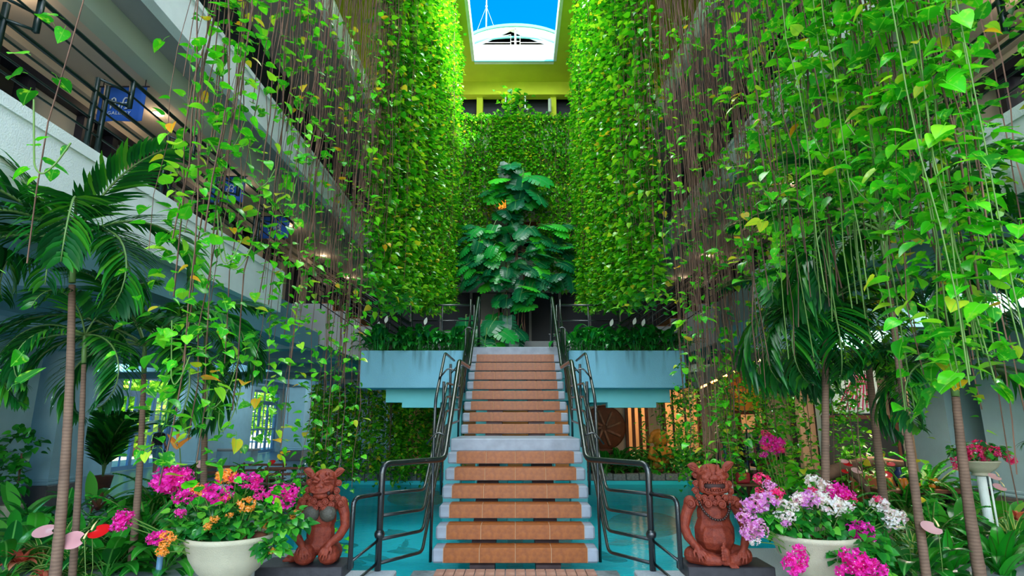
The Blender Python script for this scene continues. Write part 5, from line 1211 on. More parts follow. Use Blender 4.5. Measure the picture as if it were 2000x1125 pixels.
for (x, y, z, r) in ((-.16,-.03,hz-.03,.036),(.165,-.03,hz-.03,.036),(-.17,-.03,hz-.10,.038),(.175,-.03,hz-.10,.038),(-.15,-.07,hz-.155,.034),(.155,-.07,hz-.155,.034),(-.10,-.105,hz-.16,.034),(.10,-.11,hz-.155,.034),(-.04,-.125,hz-.155,.030),(.03,-.125,hz-.16,.030),(-.075,-.12,hz-.21,.044),(.055,-.13,hz-.215,.046),(-.01,-.12,hz-.20,.032),(-.15,-.05,hz-.21,.036),(.155,-.06,hz-.20,.038),(-.225,-.03,hz-.225,.048),(.232,-.03,hz-.225,.048),(-.15,.04,hz+.05,.036),(.155,.04,hz+.05,.036)):
    curl(b, (x, y, z), r, (x*2.2, -1, .1))
remeshed('body', b, M['terra'], f, .006, 2)
put('mane_curls', CURLS.mesh('mane_curls', M['terra'], True), f)
mo = MB(); mo.ball((0, -.125, hz-.038), (.108, .055, .045), n=18, k=10); put('mouth', mo.mesh('mouth', M['clay_dark'], True), f)
te = MB()
for k in range(8):
    x = -.084+.024*k; te.ball((x, -.172+abs(x)*.28, hz-.008+abs(x)*.10), (.011, .010, .013), n=8, k=6)
    te.ball((x, -.170+abs(x)*.28, hz-.078+abs(x)*.12), (.011, .010, .012 if k not in (1, 6) else .02), n=8, k=6)
te.ball((0, -.155, hz-.055), (.06, .03, .018))
for sx in (-1, 1): te.tube([(sx*.03,-.176,hz+.012),(sx*.085,-.155,hz+.015),(sx*.118,-.12,hz-.03),(sx*.09,-.14,hz-.085),(sx*.03,-.158,hz-.10)], .008, 6)
put('teeth', te.mesh('teeth', M['terra'], True), f, label='row of clay teeth round the open mouth')
nk = put('necklace', MB().tube([(-.155,-.05,.60),(-.125,-.12,.50),(-.06,-.165,.435),(0,-.172,.42),(.06,-.165,.43),(.125,-.12,.49),(.155,-.05,.60)], .004, 6).mesh('necklace', M['bead'], True), f, label='necklace of dark round beads')
bd = MB().ball((0,0,0), .0145, n=10, k=7).mesh('bead', M['bead'], True)
pth = corner([(-.16,-.04,.64),(-.15,-.085,.56),(-.115,-.135,.485),(-.06,-.172,.435),(0,-.18,.42),(.06,-.172,.43),(.115,-.135,.48),(.15,-.085,.555),(.16,-.04,.63)], .06, 3)
ln = [0]
for a_, c_ in zip(pth, pth[1:]): ln.append(ln[-1]+(c_-a_).length)
for k in range(27):
    s_ = ln[-1]*k/26; i = max(j for j in range(len(ln)) if ln[j] <= s_+1e-9); i = min(i, len(pth)-2)
    q = pth[i].lerp(pth[i+1], (s_-ln[i])/(ln[i+1]-ln[i])); put('bead', bd, nk, q)
# ================================================================ FLOWER BOWLS
def bract_cluster(rnd, mt, r=.09, n=46):
    m_ = MB()
    for k in range(n):
        d = Vector((rnd.gauss(0,1), rnd.gauss(0,1), rnd.gauss(0,.9))).normalized(); p = Vector((d.x*r, d.y*r, d.z*r*.8))*rnd.uniform(.55, 1.05)
        a0 = rnd.uniform(0, 6)
        for q in range(3):
            a = a0+q*2*PI/3; Mx = frame(d, (.2,.3,1), p); s_ = r*.36
            e = lambda x, y, z: Mx@(Matrix.Rotation(a, 3, 'Y')@Vector((x*s_, y*s_, z*s_)))
            m_.add([e(0,0,0), e(.42,.38,.35), e(.0,.55,.95), e(-.42,.38,.35)], [(0,1,2,3)], 0)
        if k % 3 == 0: m_.ball(p+d*r*.16, r*.045, n=5, k=4, m=1)
    return m_.mesh('flower_cluster', [mt, M['teeth'] if False else WHITE], False)
WHITE = mat('white_floret', (246, 244, 226), .5)
rb = random.Random(77)
CL = {k: [bract_cluster(rb, G[k]) for _ in range(3)] for k in ('magenta', 'pink', 'orange', 'lilac', 'whitef')}
def bowl_thing(name, lab, loc, s, profile, zs=1):
    t = thing(name, lab, 'potted plant', loc)
    put('bowl', MB().lathe([(r*s, z*s) for r, z in profile], 40).mesh('bowl', M['pot'], True), t, sc=(1, 1, zs))
    put('soil', MB().lathe([(.001, .0), (profile[-3][0]*s*.98, .0)], 28).mesh('soil', M['clump']), t, (0, 0, (profile[-1][1]+.02)*s*zs))
    return t
PROF = [(.001,0),(.17,.0),(.175,.03),(.15,.06),(.17,.085),(.26,.15),(.33,.24),(.372,.34),(.385,.35),(.395,.365),(.385,.385),(.365,.385),(.355,.36),(.33,.30)]
BUSH = [pothos_leaf(i, .25).v for i in range(4)]
def bush(t, name, spots, size, n, mt, seed):
    m_ = MB(); rnd = random.Random(seed)
    lf = [pothos_leaf(i, .2) for i in range(4)]
    for (c, r_) in spots:
        for k in range(n):
            d = Vector((rnd.gauss(0,1), rnd.gauss(0,1), rnd.gauss(.2,1))).normalized(); p = Vector(c)+Vector((d.x*r_[0], d.y*r_[1], d.z*r_[2]))*rnd.uniform(.45, 1.0)
            l = rnd.choice(lf); Mx = frame(Vector((d.x, d.y, d.z*.4-.25+rnd.gauss(0,.3))), (rnd.gauss(0,.4), -.4, 1), p, size*rnd.uniform(.6, 1.25))
            m_.add([Mx@Vector(v) for v in l.v], l.f)
    o = put(name, m_.mesh(name, mt, True), t); o['kind'] = 'stuff'; return o
def clusters(t, Y, items, seed):
    rnd = random.Random(seed); L = Vector(t.location)
    for (px, py, w, k, dy) in items:
        p = atY(px, py, Y+dy)-L; zc = (Y+dy)*1.05; sc = w/F_PX*zc/.19
        o = put('flower_cluster', rnd.choice(CL[k]), t, p, (rnd.uniform(-.3,.3), rnd.uniform(-.3,.3), rnd.uniform(0,6)), (sc, sc, sc*rnd.uniform(.7, .95)), label={'magenta':'magenta flower cluster','pink':'hot pink flower cluster','orange':'apricot flower cluster','lilac':'lilac flower cluster','whitef':'white flower cluster'}[k])
        b = Vector((p.x*.25, p.y*.3, .25)); c = (b+p)/2+Vector((0,0,.06))
        put('branch', MB().tube(corner([b, c, p], .1), .004, 4, cap=False).mesh('branch', M['stemg']), t)
G['boug'] = leafmat('bougainvillea_leaf', [(0,(16,92,36)),(.5,(34,132,40)),(.85,(70,170,46)),(1,(120,196,60))], .25, .32)
c0 = atY(444, 1052, 5.75)
t = bowl_thing('flower_bowl', 'cream footed bowl of magenta and apricot bougainvillea on the left ledge', (c0.x+.05, 5.72, .45), 1.02, PROF, 1.25)
bush(t, 'foliage', [((0,0,.58),(.40,.28,.14)), ((-.28,0,.58),(.26,.22,.16)), ((.32,0,.56),(.28,.22,.12)), ((.0,.05,.68),(.36,.26,.14)), ((-.42,-.05,.62),(.18,.16,.12)), ((.5,.0,.60),(.2,.15,.12)), ((-.05,-.20,.56),(.26,.12,.07)), ((.46,-.24,.42),(.12,.1,.05)), ((-.36,-.18,.54),(.14,.12,.08))], .075, 95, G['boug'], 5)
clusters(t, 5.6, [(336,936,62,'magenta',.2),(318,945,40,'magenta',.2),(352,928,40,'magenta',.2),(364,968,44,'magenta',.1),(352,1002,20,'magenta',-.1),(425,962,48,'magenta',0),(436,932,34,'orange',.1),(448,924,26,'orange',.1),(386,955,24,'orange',.1),(398,965,16,'orange',0),(460,934,22,'pink',.1),(485,936,46,'magenta',.1),(500,952,24,'magenta',.1),(482,985,32,'orange',-.05),(440,972,18,'orange',0),(419,1014,18,'orange',-.15),(406,1028,16,'orange',-.2),(448,1006,14,'orange',-.1),(535,962,44,'magenta',.1),(555,980,42,'magenta',.1),(568,956,28,'magenta',.1),(504,970,16,'magenta',0),(520,1022,22,'orange',.1),(575,1010,16,'orange',.2),(578,1000,10,'orange',.2),(530,1076,15,'orange',-.15),(240,1012,30,'magenta',-.3),(244,1005,28,'magenta',-.3),(236,1024,32,'magenta',-.3),(308,1050,34,'magenta',-.3),(325,1045,20,'orange',-.35),(322,1062,20,'orange',-.35),(316,1078,22,'orange',-.35),(336,1050,16,'orange',-.35)], 9)
put('clump', MB().ball((.24,-.02,.47), (.10,.07,.04)).mesh('clump', M['clump'], True), t)
c0 = atY(1577, 1052, 5.85)
t = bowl_thing('flower_bowl', 'cream footed bowl of white, lilac and magenta bougainvillea on the right ledge', (c0.x+.05, 5.82, .45), 1.0, PROF, 1.25)
bush(t, 'foliage', [((0,0,.52),(.40,.28,.16)), ((-.28,0,.52),(.26,.22,.14)), ((.28,-.1,.48),(.28,.22,.16)), ((.0,.05,.66),(.40,.26,.12)), ((.40,-.16,.34),(.18,.14,.16)), ((.18,-.28,.36),(.22,.12,.14)), ((-.42,-.02,.60),(.14,.14,.1)), ((.30,-.34,.18),(.14,.08,.14)), ((.55,0,.62),(.2,.15,.1))], .08, 95, G['boug'], 6)
clusters(t, 5.7, [(1490,983,52,'lilac',.1),(1468,990,40,'lilac',.1),(1500,975,36,'lilac',.1),(1488,935,30,'pink',.3),(1483,958,16,'pink',.3),(1503,948,24,'lilac',.2),(1515,965,30,'pink',.2),(1530,985,26,'whitef',.1),(1548,990,24,'whitef',0),(1578,975,44,'lilac',0),(1560,972,28,'whitef',0),(1592,943,34,'whitef',.2),(1612,950,26,'whitef',.2),(1585,958,20,'pink',.2),(1622,985,46,'whitef',0),(1605,972,34,'whitef',0),(1648,990,34,'whitef',0),(1632,958,40,'magenta',.2),(1650,966,34,'magenta',.2),(1660,975,26,'pink',.2),(1540,1008,26,'whitef',-.1),(1520,1005,20,'whitef',0),(1535,1022,18,'lilac',-.1),(1452,1010,26,'lilac',-.05),(1470,1020,34,'lilac',-.05),(1480,1036,36,'lilac',-.1),(1460,1042,28,'lilac',-.1),(1475,1058,20,'whitef',-.1),(1680,1035,42,'magenta',-.1),(1690,1045,34,'magenta',-.1),(1676,1052,24,'pink',-.1),(1557,1090,38,'magenta',-.45),(1552,1105,40,'magenta',-.45),(1560,1072,22,'magenta',-.45),(1668,1088,44,'magenta',-.5),(1680,1105,50,'magenta',-.5),(1658,1115,46,'magenta',-.5),(1712,1112,36,'magenta',-.5),(1700,1100,30,'magenta',-.5),(1720,985,32,'whitef',0),(1716,975,18,'pink',0),(1735,1000,20,'whitef',0),(1745,1018,36,'whitef',-.05),(1752,1005,26,'whitef',-.05)], 10)
c0 = atY(1906, 905, 7.6)
sdn = thing('pot_stand', 'slim pale stand under the right hand flower bowl', 'stand', (c0.x, 7.55, .18))
put('pole', MB().tube([(0,0,0),(0,0,c0.z-.33)], .05, 12).tube([(.1,0,0),(.1,0,c0.z-.33)], .012, 6).mesh('pole', M['white'], True), sdn); put('foot', MB().lathe([(.001,.03),(.16,.03),(.17,0)], 16).mesh('foot', M['white']), sdn)
t = bowl_thing('flower_bowl', 'small cream bowl of hot pink bougainvillea on a stand by the right pier', (c0.x, 7.55, c0.z-.14), .62, [(r*.92, z*.75) for r, z in PROF])
bush(t, 'foliage', [((0,0,.30),(.22,.18,.10)), ((-.2,0,.30),(.14,.1,.1)), ((.24,0,.28),(.12,.1,.08))], .065, 60, G['boug'], 8)
clusters(t, 7.5, [(1880,888,30,'pink',0),(1872,900,26,'pink',0),(1890,878,20,'pink',0),(1912,868,24,'pink',.1),(1905,880,28,'pink',0),(1938,882,28,'pink',0),(1922,892,22,'pink',0),(1975,898,22,'pink',0),(1965,886,14,'pink',0),(1933,906,12,'pink',-.1),(1870,912,16,'pink',0)], 11)
# magenta sprays standing behind the right statue
t = thing('bougainvillea_spray', 'magenta bougainvillea spray rising before the shop racks', 'flowers', (3.6, 8.0, .2))
clusters(t, 8.0, [(1500,860,30,'magenta',0),(1518,865,26,'magenta',0),(1512,880,20,'magenta',0),(1524,878,18,'pink',0),(1495,872,18,'pink',0),(1492,888,16,'magenta',0),(1497,848,20,'pink',.2)], 12)
t.location.z = .2
bush(t, 'foliage', [((.0,0,.7),(.3,.2,.35)), ((.2,0,1.0),(.2,.15,.25))], .10, 50, G['pothos_far'], 13)
# ================================================================ WALKING MAN
mp = atY(308, 925, 22.6); gz = 0.0
t = thing('person', 'man in a black shirt and blue grey shorts walking away towards the French doors', 'person', (mp.x, 22.4, gz), rad(-18))
b = MB(); Hh = 1.78
b.limb([(0,0,1.0),(0,0,1.16),(0,.01,1.38)], [.135,.125,.145], 12); b.limb([(-.15,0,1.44),(.15,0,1.44)], [.07,.07], 10); b.limb([(0,0,1.44),(0,.01,1.56)], [.055,.052], 10); b.ball((0,.01,1.665), (.078,.098,.118), n=14, k=10)
b.ball((0,.105,1.65), (.014,.02,.02))
for sx in (-1, 1): b.ball((sx*.08, .0, 1.655), (.014,.022,.032))
for sx, st_ in ((-1, .10), (1, -.12)):
    b.limb([(sx*.095,0,.94),(sx*.10,st_*.5,.52),(sx*.10,st_*.6-.02,.10)], [.098,.062,.042], 10); b.limb([(sx*.10,st_*.6-.04,.05),(sx*.11,st_*.6+.12,.035)], [.042,.034], 8)
    b.limb([(sx*.20,0,1.42),(sx*.25,-st_*.3,1.14),(sx*.26,-st_*1.0+.05,.90)], [.055,.044,.034], 10); hand(b, Vector((sx*.26,-st_*1.0+.06,.88)), Vector((0,.15,-1)), Vector((sx,0,0)), 1.1, .1, -.3, 1)
remeshed('body', b, mat('skin', (150, 104, 82), .55), t, .011, 2)
b = MB(); b.limb([(0,0,.98),(0,0,1.16),(0,.01,1.38)], [.152,.145,.162], 14); b.limb([(-.155,0,1.435),(.155,0,1.435)], [.078,.078], 10)
for sx, st_ in ((-1, .10), (1, -.12)): b.limb([(sx*.20,0,1.43),(sx*.235,-st_*.15,1.22)], [.068,.06], 10)
remeshed('shirt', b, mat('black_shirt', (16, 14, 20), .8), t, .012, 2)
b = MB(); b.limb([(0,0,.92),(0,0,1.06)], [.155,.15], 14)
for sx, st_ in ((-1, .10), (1, -.12)): b.limb([(sx*.09,0,.90),(sx*.10,st_*.5,.50)], [.115,.092], 12)
remeshed('shorts', b, mat('blue_grey_shorts', (76, 120, 136), .85), t, .012, 2)
put('cap', MB().lathe([(.087,-.02),(.086,.04),(.06,.085),(.001,.10)], 16).mesh('cap', mat('teal_cap', (40, 92, 96), .8), True), t, (0,.0,1.70))
for sx, st_ in ((-1, .10), (1, -.12)): put('shoe', MB().limb([(sx*.10,st_*.6-.06,.045),(sx*.11,st_*.6+.13,.04)], [.05,.042], 10).mesh('shoe', M['white'], True), t)
bg_ = thing('shoulder_bag', 'dark blue bag held at the walking man\'s right side', 'bag', (mp.x+.36, 22.3, .42), rad(-18))
put('bag_body', MB().cbox(-.10, .10, -.06, .06, 0, .46, .03).mesh('bag_body', mat('navy_bag', (34, 52, 84), .7)), bg_); put('strap', MB().tube([(-.08,0,.45),(-.05,0,.60),(.05,0,.60),(.08,0,.45)], .012, 6).mesh('strap', M['dark']), bg_)
# ================================================================ OTHER THINGS
# koi
KM = [mat('dark_koi', (26, 40, 46), .4), mat('orange_koi', (176, 92, 50), .4)]
def koi_mesh(mt):
    m_ = MB(); pts = [(0,y,.0) for y in (0,.08,.2,.34,.46,.54)]
    m_.tube([(0.02*math.sin(y*7), y, 0) for _, y, _ in pts], [.012,.04,.055,.045,.022,.008], 8)
    m_.add([(0,.52,0),(.06,.66,.0),(0,.61,.0),(-.05,.66,.01)], [(0,1,2,3)]); m_.add([(0,.2,.05),(0,.36,.075),(0,.38,.035)], [(0,1,2)])
    for s_ in (-1, 1): m_.add([(s_*.045,.14,0),(s_*.12,.2,-.01),(s_*.05,.21,0)], [(0,1,2)])
    return m_.mesh('fish_body', mt, True)
KO = [koi_mesh(m) for m in KM]
for i, (px, py, a, w) in enumerate(((715,1100,85,0),(740,1112,95,0),(762,1093,80,0),(785,1068,0,0),(795,1040,100,0),(820,1076,95,0),(700,1065,110,0),(684,1073,70,0),(663,1056,60,0),(1190,1083,80,0),(1240,1060,100,1),(1225,1095,60,0),(830,985,85,1))):
    p = atZ(px, py, -.17)
    if p.y < 7.5: p = Vector((p.x*7.6/p.y, 7.6+.12*i, -.17))
    t = thing('koi', ['slender dark koi in the pool, left of the stairs', 'pale orange koi in the pool left of the stairs'][w] if px < 1007 else ['slender dark koi in the pool, right of the stairs', 'pale orange koi in the pool right of the stairs'][w], 'fish', p, rad(a), 'koi %s the stairs' % ('left of' if px < 1007 else 'right of'))
    put('fish_body', KO[w], t)
for (px, py, s_, lab) in ((1255, 1025, 1.0, 'flat brown rock under the water right of the stairs'), (815, 972, 1.0, 'flat brown rock under the water left of the stairs')):
    p = atZ(px, py, -.4); t = thing('pool_rock', lab, 'rock', p); rk = MB(); rk.ball((0,0,0), (.85*s_, .6, .28), n=20, k=12)
    rk.v = [(x*(1+.12*math.sin(9*y+x*4)), y*(1+.1*math.cos(7*x)), z) for x, y, z in rk.v]; put('rock', rk.mesh('rock', mat('brown_rock', (150, 110, 60), .8, .3, 6, .4), True), t)
# grey garden plaque
p = atZ(1893, 1128, .5); t = thing('plaque', 'small grey metal plant plaque at the bottom right among the ferns', 'sign', (p.x, p.y, .40)); 
put('plate', MB().cbox(-.095, .095, -.006, .006, .0, .12, .004).mesh('plate', mat('grey_metal', (120, 122, 122), .45, metal=.6)), t, (0,0,.10), rot=(rad(-38),0,0)); put('stake', MB().tube([(0,.03,-.05),(0,.03,.16)], .01, 6).mesh('stake', M['dark']), t)
for k in range(3): put('text_line', MB().box(-.07, .05-.02*k, -.008, -.006, .085-.028*k, .09-.028*k).mesh('text_line', M['dark']), t, (0,0,.10), rot=(rad(-38),0,0))
# garden bollard
p = atZ(308, 1130, .45); t = thing('garden_post', 'short teal metal post below the apricot flowers at the bottom left', 'post', (p.x, p.y, .38)); put('tube', MB().tube([(0,0,0),(0,0,.28)], .028, 12).mesh('tube', M['doorframe'], True), t); put('cap', MB().lathe([(.03,.0),(.03,.02),(.001,.03)], 12).mesh('cap', M['doorframe']), t, (0,0,.27))
# hanging basket plant on the pier
t = thing('potted_creeper', 'bushy green potted plant against the left piers', 'potted plant', (-10.1, 12.4, 0))
put('pot', MB().lathe([(.001,0),(.16,0),(.2,.28),(.22,.3),(.19,.3)], 18).mesh('pot', M['pot'], True), t); put('stem', MB().tube([(0,0,.2),(.03,0,.8),(0,0,1.3)], .02, 6).mesh('stem', M['root']), t)
bush(t, 'foliage', [((0,0,1.5),(.55,.4,.35)), ((-.2,-.1,1.1),(.3,.25,.3)), ((.1,-.2,.75),(.2,.2,.3))], .15, 60, G['under'], 33)
# benches, table and cabinet in the left arcade
def bench(px, py, Y, lab):
    p = atY(px, py, Y); t = thing('bench', lab, 'bench', (p.x, Y, 0), rad(4))
    put('seat', MB().cbox(-.6,.6,-.2,.2,.42,.46,.01).mesh('seat', M['wood']), t)
    for k in range(2): put('back_rail', MB().cbox(-.6,.6,.19,.22,.62+.14*k,.68+.14*k,.008).mesh('back_rail', M['wood']), t)
    for sx in (-1, 1):
        put('leg', MB().tube([(sx*.52,-.16,0),(sx*.52,-.16,.42)], .025, 8).mesh('leg', M['wood']), t); put('leg', MB().tube([(sx*.52,.2,0),(sx*.52,.2,.85)], .025, 8).mesh('leg', M['wood']), t)
        put('armrest', MB().tube(corner([(sx*.56,.2,.66),(sx*.56,-.2,.66),(sx*.56,-.2,.0)], .08), .022, 8).mesh('armrest', M['wood'], True), t)
bench(420, 912, 15.5, 'low brown bench left of the pale cabinet'); bench(510, 912, 16.2, 'brown bench before the far left window'); bench(560, 915, 15.0, 'brown bench at the pool side behind the kneeling statue')
p = atY(441, 905, 22); t = thing('cabinet', 'pale grey cabinet standing against the left arcade pier', 'cabinet', (p.x, 22.6, 0))
put('body', MB().cbox(-.75,.75,-.3,.3,.0,.85,.01).mesh('body', M['pier']), t); put('top', MB().cbox(-.82,.82,-.35,.35,.85,.92,.01).mesh('top', M['grey']), t)
for k in range(4): put('door', MB().cbox(-.72+.365*k,-.38+.365*k,-.325,-.30,.1,.8,.006).mesh('door', M['pier']), t)
# white pots by the pool
for (px, py, s_, lab) in ((727, 898, 1.0, 'white plant pot on the far kerb left of the stairs'), (676, 902, .8, 'white plant pot half hidden behind the kneeling statue ear')):
    p = atY(px, py, 20.4); t = thing('plant_pot', lab, 'pot', (p.x, 20.42, .22))
    put('pot', MB().lathe([(.001,0),(.15*s_,0),(.21*s_,.42),(.235*s_,.43),(.235*s_,.5),(.2*s_,.5),(.19*s_,.4)], 20).mesh('pot', M['pot'], True), t)
    for k in range(7): a = k*2.4; putM('leaf', BL['aglao'][k % 3], t, frame((math.cos(a), math.sin(a), .9), (0,0,1), (0,0,.42), 1.5))
# ---- right shops
def px_thing(name, lab, cat, px, py, Y, rz=0, z=None):
    p = atY(px, py, Y); return thing(name, lab, cat, (p.x, Y, p.z if z is None else z), rz)
t = px_thing('gold_statue', 'carved ochre seated statue in the bed before the shop', 'statue', 1290, 905, 21.3, z=.2)
b = MB(); b.ball((0,0,.25),(.42,.3,.2)); b.ball((0,0,.62),(.3,.24,.32)); b.ball((0,-.05,1.08),(.26,.24,.26))
for k in range(9): a = PI*k/8; b.ball((.32*math.cos(a),.02,1.05+.34*math.sin(a)), .09)
for sx in (-1,1): b.limb([(sx*.28,0,.8),(sx*.4,-.1,.5),(sx*.2,-.3,.4)], [.09,.08,.07])
remeshed('body', b, M['gold'], t, .03, 2); put('base', MB().cbox(-.5,.5,-.4,.4,-.0,.10,.02).mesh('base', M['wood']), t)
t = px_thing('carved_panel', 'round carved wooden panel behind the garden right of the stairs', 'carving', 1180, 845, 22.0, z=.2)
b = MB(); b.lathe([(.001,-.06),(.75,-.06),(.8,0),(.75,.06),(.001,.06)], 28); put('disc', b.mesh('disc', M['wood'], True), t, (0,0,1.5), rot=(PI/2,0,0)); put('stand', MB().box(-.5,.5,-.1,.1,0,.75).mesh('stand', M['wood']), t)
b = MB()
for k in range(8): a = k*PI/4; b.tube([(.1*math.cos(a),-.08,.1*math.sin(a)),(.65*math.cos(a+.3),-.08,.65*math.sin(a+.3))], .05, 6)
put('relief', b.mesh('relief', M['brick'], True), t, (0,0,1.5))
t = px_thing('display_niche', 'lit ochre display box with an orange flower picture in the right shop', 'display', 1452, 795, 16.5)
put('box', MB().cbox(-.42,.42,-.1,.25,-.1,.5,.01).mesh('box', mat('ochre_box', (232, 160, 60), .6)), t); put('picture', MB().box(-.42,.42,.22,.26,.5,1.75).mesh('picture', mat('orange_panel', (222, 140, 62), .7)), t)
b = MB()
for k in range(14): b.ball((R.gauss(.16,.10),.2,1.0+R.gauss(0,.2)), (.07,.02,.09))
put('flower_motif', b.mesh('flower_motif', mat('red_orange_paint', (226, 84, 24), .6)), t)
put('bracket', MB().box(-.4,.4,-.05,.25,-.2,-.1).mesh('bracket', M['wood']), t); put('post', MB().box(-.46,-.36,.1,.2,-2.6,-.1).mesh('post', M['wood']), t); put('post', MB().box(.36,.46,.1,.2,-2.6,-.1).mesh('post', M['wood']), t)
lamp(t.location+Vector((0,-.5,1.9)), 14, .5, (1,.7,.36), (0,0,0))
cl_cols = [(36,40,70),(200,80,60),(220,200,180),(60,40,44),(150,60,90),(90,110,150),(210,120,100),(46,60,50)]
cmats = [mat('garment_cloth', c, .85) for c in cl_cols]
def rack(px, Y, w, lab, n, z=1.5):
    p = atY(px, 900, Y); t = thing('clothes_rack', lab, 'rack', (p.x, Y, 0))
    put('frame', MB().tube(corner([(-w,0,0),(-w,0,z),(w,0,z),(w,0,0)], .06), .018, 8).tube([(-w,-.2,.02),(-w,.2,.02)], .018, 6).tube([(w,-.2,.02),(w,.2,.02)], .018, 6).mesh('frame', M['dark'], True), t)
    for k in range(n):
        x = -w*.9+1.8*w*k/(n-1); h = R.uniform(.55, .8); g = MB()
        g.add([(x-.02,-.2,z-.1),(x-.02,.2,z-.1),(x+.02,.2,z-.1),(x+.02,-.2,z-.1),(x-.035,-.22,z-h),(x-.035,.22,z-h),(x+.035,.22,z-h),(x+.035,-.22,z-h)], [(0,1,2,3),(7,6,5,4),(0,4,5,1),(1,5,6,2),(2,6,7,3),(3,7,4,0)])
        g.tube([(x,0,z-.1),(x,0,z+.01)], .005, 4)
        put('garment', g.mesh('garment', R.choice(cmats)), t)
rack(1495, 15.2, .42, 'dense rack of dark hanging garments before the right shop', 16, 1.75); rack(1440, 16.0, .5, 'rack of orange and white garments left of the dark one', 12, 1.5)
t = px_thing('display_table', 'low display table with white cloth behind the laughing statue', 'table', 1425, 925, 12.2, z=0)
put('top', MB().cbox(-.5,.5,-.3,.3,.70,.74,.008).mesh('top', M['wood']), t)
for sx in (-1,1):
    for sy in (-1,1): put('leg', MB().box(sx*.45-.03,sx*.45+.03,sy*.25-.03,sy*.25+.03,0,.70).mesh('leg', M['wood']), t)
o = put('white_cloth', MB().cbox(-.12,.12,-.32,.0,.45,.76,.02).mesh('white_cloth', M['white']), None, (t.location.x-.18, 12.2, 0)); tag(o, 'white cloth hanging over the edge of the display table', 'cloth')
bg_ = thing('hand_bag', 'red hand bag on the display table behind the laughing statue', 'bag', (t.location.x+.22, 12.1, .745)); put('bag_body', MB().cbox(-.13,.13,-.06,.06,0,.2,.02).mesh('bag_body', mat('red_leather', (180, 30, 40), .5)), bg_); put('handle', MB().tube([(-.07,0,.19),(-.05,0,.3),(.05,0,.3),(.07,0,.19)], .01, 6).mesh('handle', M['dark'], True), bg_)
for k, (px, c) in enumerate(((1452,(40,40,80)),(1462,(56,50,100)),(1472,(40,36,70)),(1482,(60,60,110)))):
    p = atY(px, 858, 15.4); o = put('round_ornament', MB().ball((0,0,0), .085, n=12, k=8).mesh('round_ornament', mat('blue_ornament', c, .2), True), None, (p.x, 15.4, 1.24)); tag(o, 'dark blue glossy ornament on the shelf by the shop', 'ornament', 'blue ornaments on the shop shelf')
t = px_thing('shop_shelf', 'narrow shelf carrying the blue ornaments', 'shelf', 1467, 870, 15.4, z=0); put('board', MB().cbox(-.45,.35,-.12,.12,1.11,1.15,.006).mesh('board', M['wood']), t)
for sx in (-.4,.3): put('leg', MB().box(sx-.02,sx+.02,-.1,.1,0,1.11).mesh('leg', M['wood']), t)
t = px_thing('poster', 'white poster with red and pink streaks in the right shop', 'poster', 1690, 762, 12.6)
put('sheet', MB().box(-.5,.5,-.01,.01,-.45,.45).mesh('sheet', M['white']), t)
b = MB()
for k in range(9): b.tube([(-.42+.09*k,-.02,-.38),(-.2+.07*k,-.02,.0+.03*k),(.05+.045*k,-.02,.36)], .014, 5)
put('streak', b.mesh('streak', mat('crimson_paint', (206, 30, 90), .6)), t)
t2 = px_thing('shop_board', 'large dark display board leaning below the poster', 'board', 1690, 930, 12.7, z=0); put('panel', MB().cbox(-.75,.75,-.04,.04,.1,2.0,.01).mesh('panel', mat('charcoal_board', (48, 46, 46), .6)), t2); put('frame', MB().box(-.8,.8,-.06,-.03,1.98,2.06).box(-.8,-.74,-.06,-.03,0,2.0).box(.74,.8,-.06,-.03,0,2.0).mesh('frame', M['wood']), t2)
t.parent = None; t.location = (t2.location.x-.02, 12.68, 2.55)
put('rail', MB().box(-.55,.55,.0,.04,-.52,-.44).box(-.03,.03,0,.04,-2.5,-.45).mesh('rail', M['dark']), t)
t = px_thing('timber_table', 'dark trestle table under the palms on the right', 'table', 1775, 905, 10.4, z=0)
put('top', MB().cbox(-.7,.7,-.35,.35,.78,.84,.01).mesh('top', M['wood']), t)
for sx in (-1,1):
    put('leg', MB().tube([(sx*.55,-.3,0),(sx*.4,.3,.78)], .04, 6).mesh('leg', M['dark']), t); put('leg', MB().tube([(sx*.55,.3,0),(sx*.4,-.3,.78)], .04, 6).mesh('leg', M['dark']), t)
for k in range(8):
    o = put('glass_jar', MB().lathe([(.001,0),(.045,0),(.05,.03),(.05,.11),(.035,.13),(.035,.15),(.001,.155)], 14).mesh('glass_jar', mat('amber_glass', (206, 120, 40), .15), True), None, (t.location.x-.5+.13*k, 10.3+.1*(k % 2), .845)); tag(o, 'small amber glass jar on the dark trestle table', 'jar', 'amber jars on the trestle table')
o = thing('blue_vase', 'dark blue vase behind the amber jars', 'vase', (t.location.x-.1, 10.55, .845)); put('body', MB().lathe([(.001,0),(.06,0),(.1,.12),(.09,.22),(.04,.28),(.05,.32),(.04,.32)], 18).mesh('body', mat('cobalt_glaze', (26, 36, 90), .15), True), o)
lamp((t.location.x, 10.9, 1.9), 16, .4)
for (px, lab) in ((1578, 'dark round plant tub beside the slim pale column'), (1618, 'second dark tub carrying the driftwood')):
    t = px_thing('plant_tub', lab, 'tub', px, 930, 11.2, z=0.18); put('tub', MB().lathe([(.001,0),(.26,0),(.36,.42),(.40,.44),(.40,.5),(.34,.5),(.32,.44)], 24).mesh('tub', mat('dark_tub', (44, 40, 42), .45), True), t); put('soil', MB().lathe([(.001,.44),(.33,.44)], 18).mesh('soil', M['soil']), t)
    for k in range(12): a = k*2.4; putM('frond', FERN[k % 3], t, frame((math.cos(a), math.sin(a), .7), (0,0,1), (0,0,.45), .8))
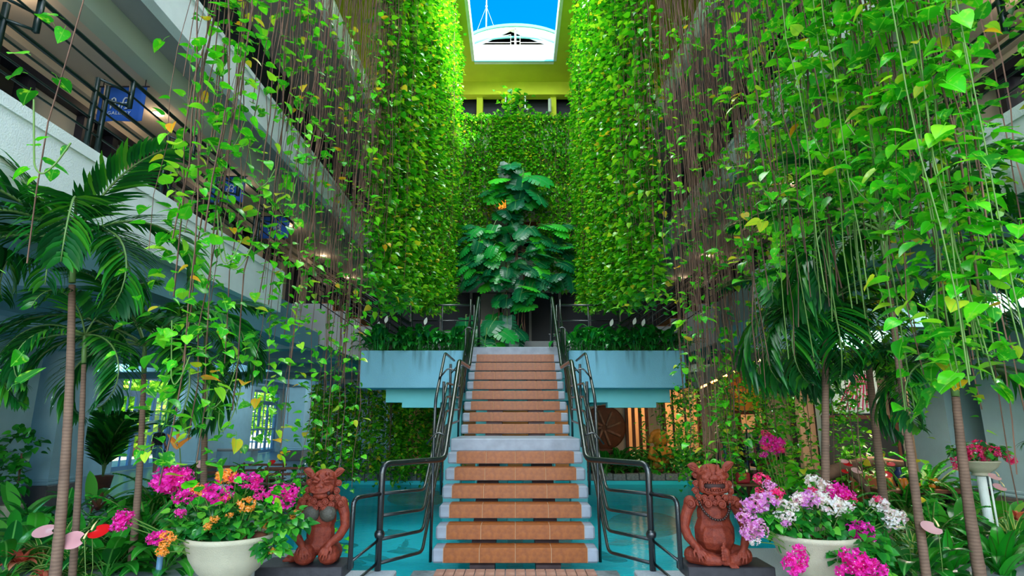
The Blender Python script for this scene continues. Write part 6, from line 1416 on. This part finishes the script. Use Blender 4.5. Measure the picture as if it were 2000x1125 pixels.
L_ = MB(); p = atY(1640, 880, 10.6); L_.tube([(-.7,0,.0),(-.3,.05,.28),(.1,0,.42),(.6,.1,.5),(1.1,.05,.46)], [.10,.12,.11,.09,.06], 10).tube([(.1,0,.42),(.3,-.1,.15),(.5,-.2,-.4)], [.08,.06,.04], 8)
o = put('driftwood', L_.mesh('driftwood', M['root'], True), None, (p.x, 10.6, .75)); tag(o, 'gnarled brown driftwood log lying across the dark tubs', 'driftwood')
plant('dracaena', 'yellow green striped plant growing behind the driftwood', 'plant', (atY(1690, 880, 11.4).x, 11.4, 1.0), 'drac', 34, 1.6, 2.2, 10, 80, None, 81)
o = put('plant_ledge', MB().cbox(-.5, .5, -.3, .3, 0, .99, .02).mesh('plant_ledge', M['wood']), None, (atY(1690, 880, 11.4).x, 11.45, 0)); tag(o, 'brown timber block under the striped plant', 'block')
# lantern behind the monstera
t = thing('wall_lantern', 'small glowing amber lantern behind the upper monstera', 'lamp', (-.46, 20.3, 9.45)); put('box', MB().cbox(-.16,.16,-.08,.08,0,.42,.02).mesh('box', mat('amber_lantern', (200, 110, 40), .5, emit=(255, 140, 40), estr=.9)), t)
b = MB().box(-.18,.18,-.1,.1,-.03,0).box(-.18,.18,-.1,.1,.42,.46)
for x in (-.17,-.06,.05,.16): b.box(x-.01,x+.01,-.095,-.08,0,.42)
put('cage', b.mesh('cage', M['dark']), t)
# trees of the sunlit garden outside the French doors, each its own
TR = []
for k in range(3):
    m_ = MB(); rnd = random.Random(50+k)
    for q in range(900):
        d = Vector((rnd.gauss(0,1), rnd.gauss(0,1), rnd.gauss(0,1))).normalized(); p = Vector((d.x*1.7, d.y*1.7, 3.0+d.z*2.2))*rnd.uniform(.8, 1.05); scatter_leaf(m_, p, .42*rnd.uniform(.6, 1.3), rnd)
    TR.append((m_.mesh('foliage', G['hedge'], True), MB().tube([(0,0,0),(.1,0,1.5),(0,.1,3.5)], [.16,.12,.07], 8).mesh('trunk', M['trunk'], True)))
for i, (x, y) in enumerate(((-21.5, 27),(-23,31),(-22,35),(-24.5,37),(-25,41),(-24,45),(-23,50),(-27,54),(-22,23),(-23,57),(-29,48))):
    t = thing('garden_tree', 'sunlit garden tree seen through the left glazing', 'tree', (x, y, -.05), i*1.3, 'garden trees outside the left arcade'); o = put('foliage', TR[i % 3][0], t); o['kind'] = 'stuff'; put('trunk', TR[i % 3][1], t)
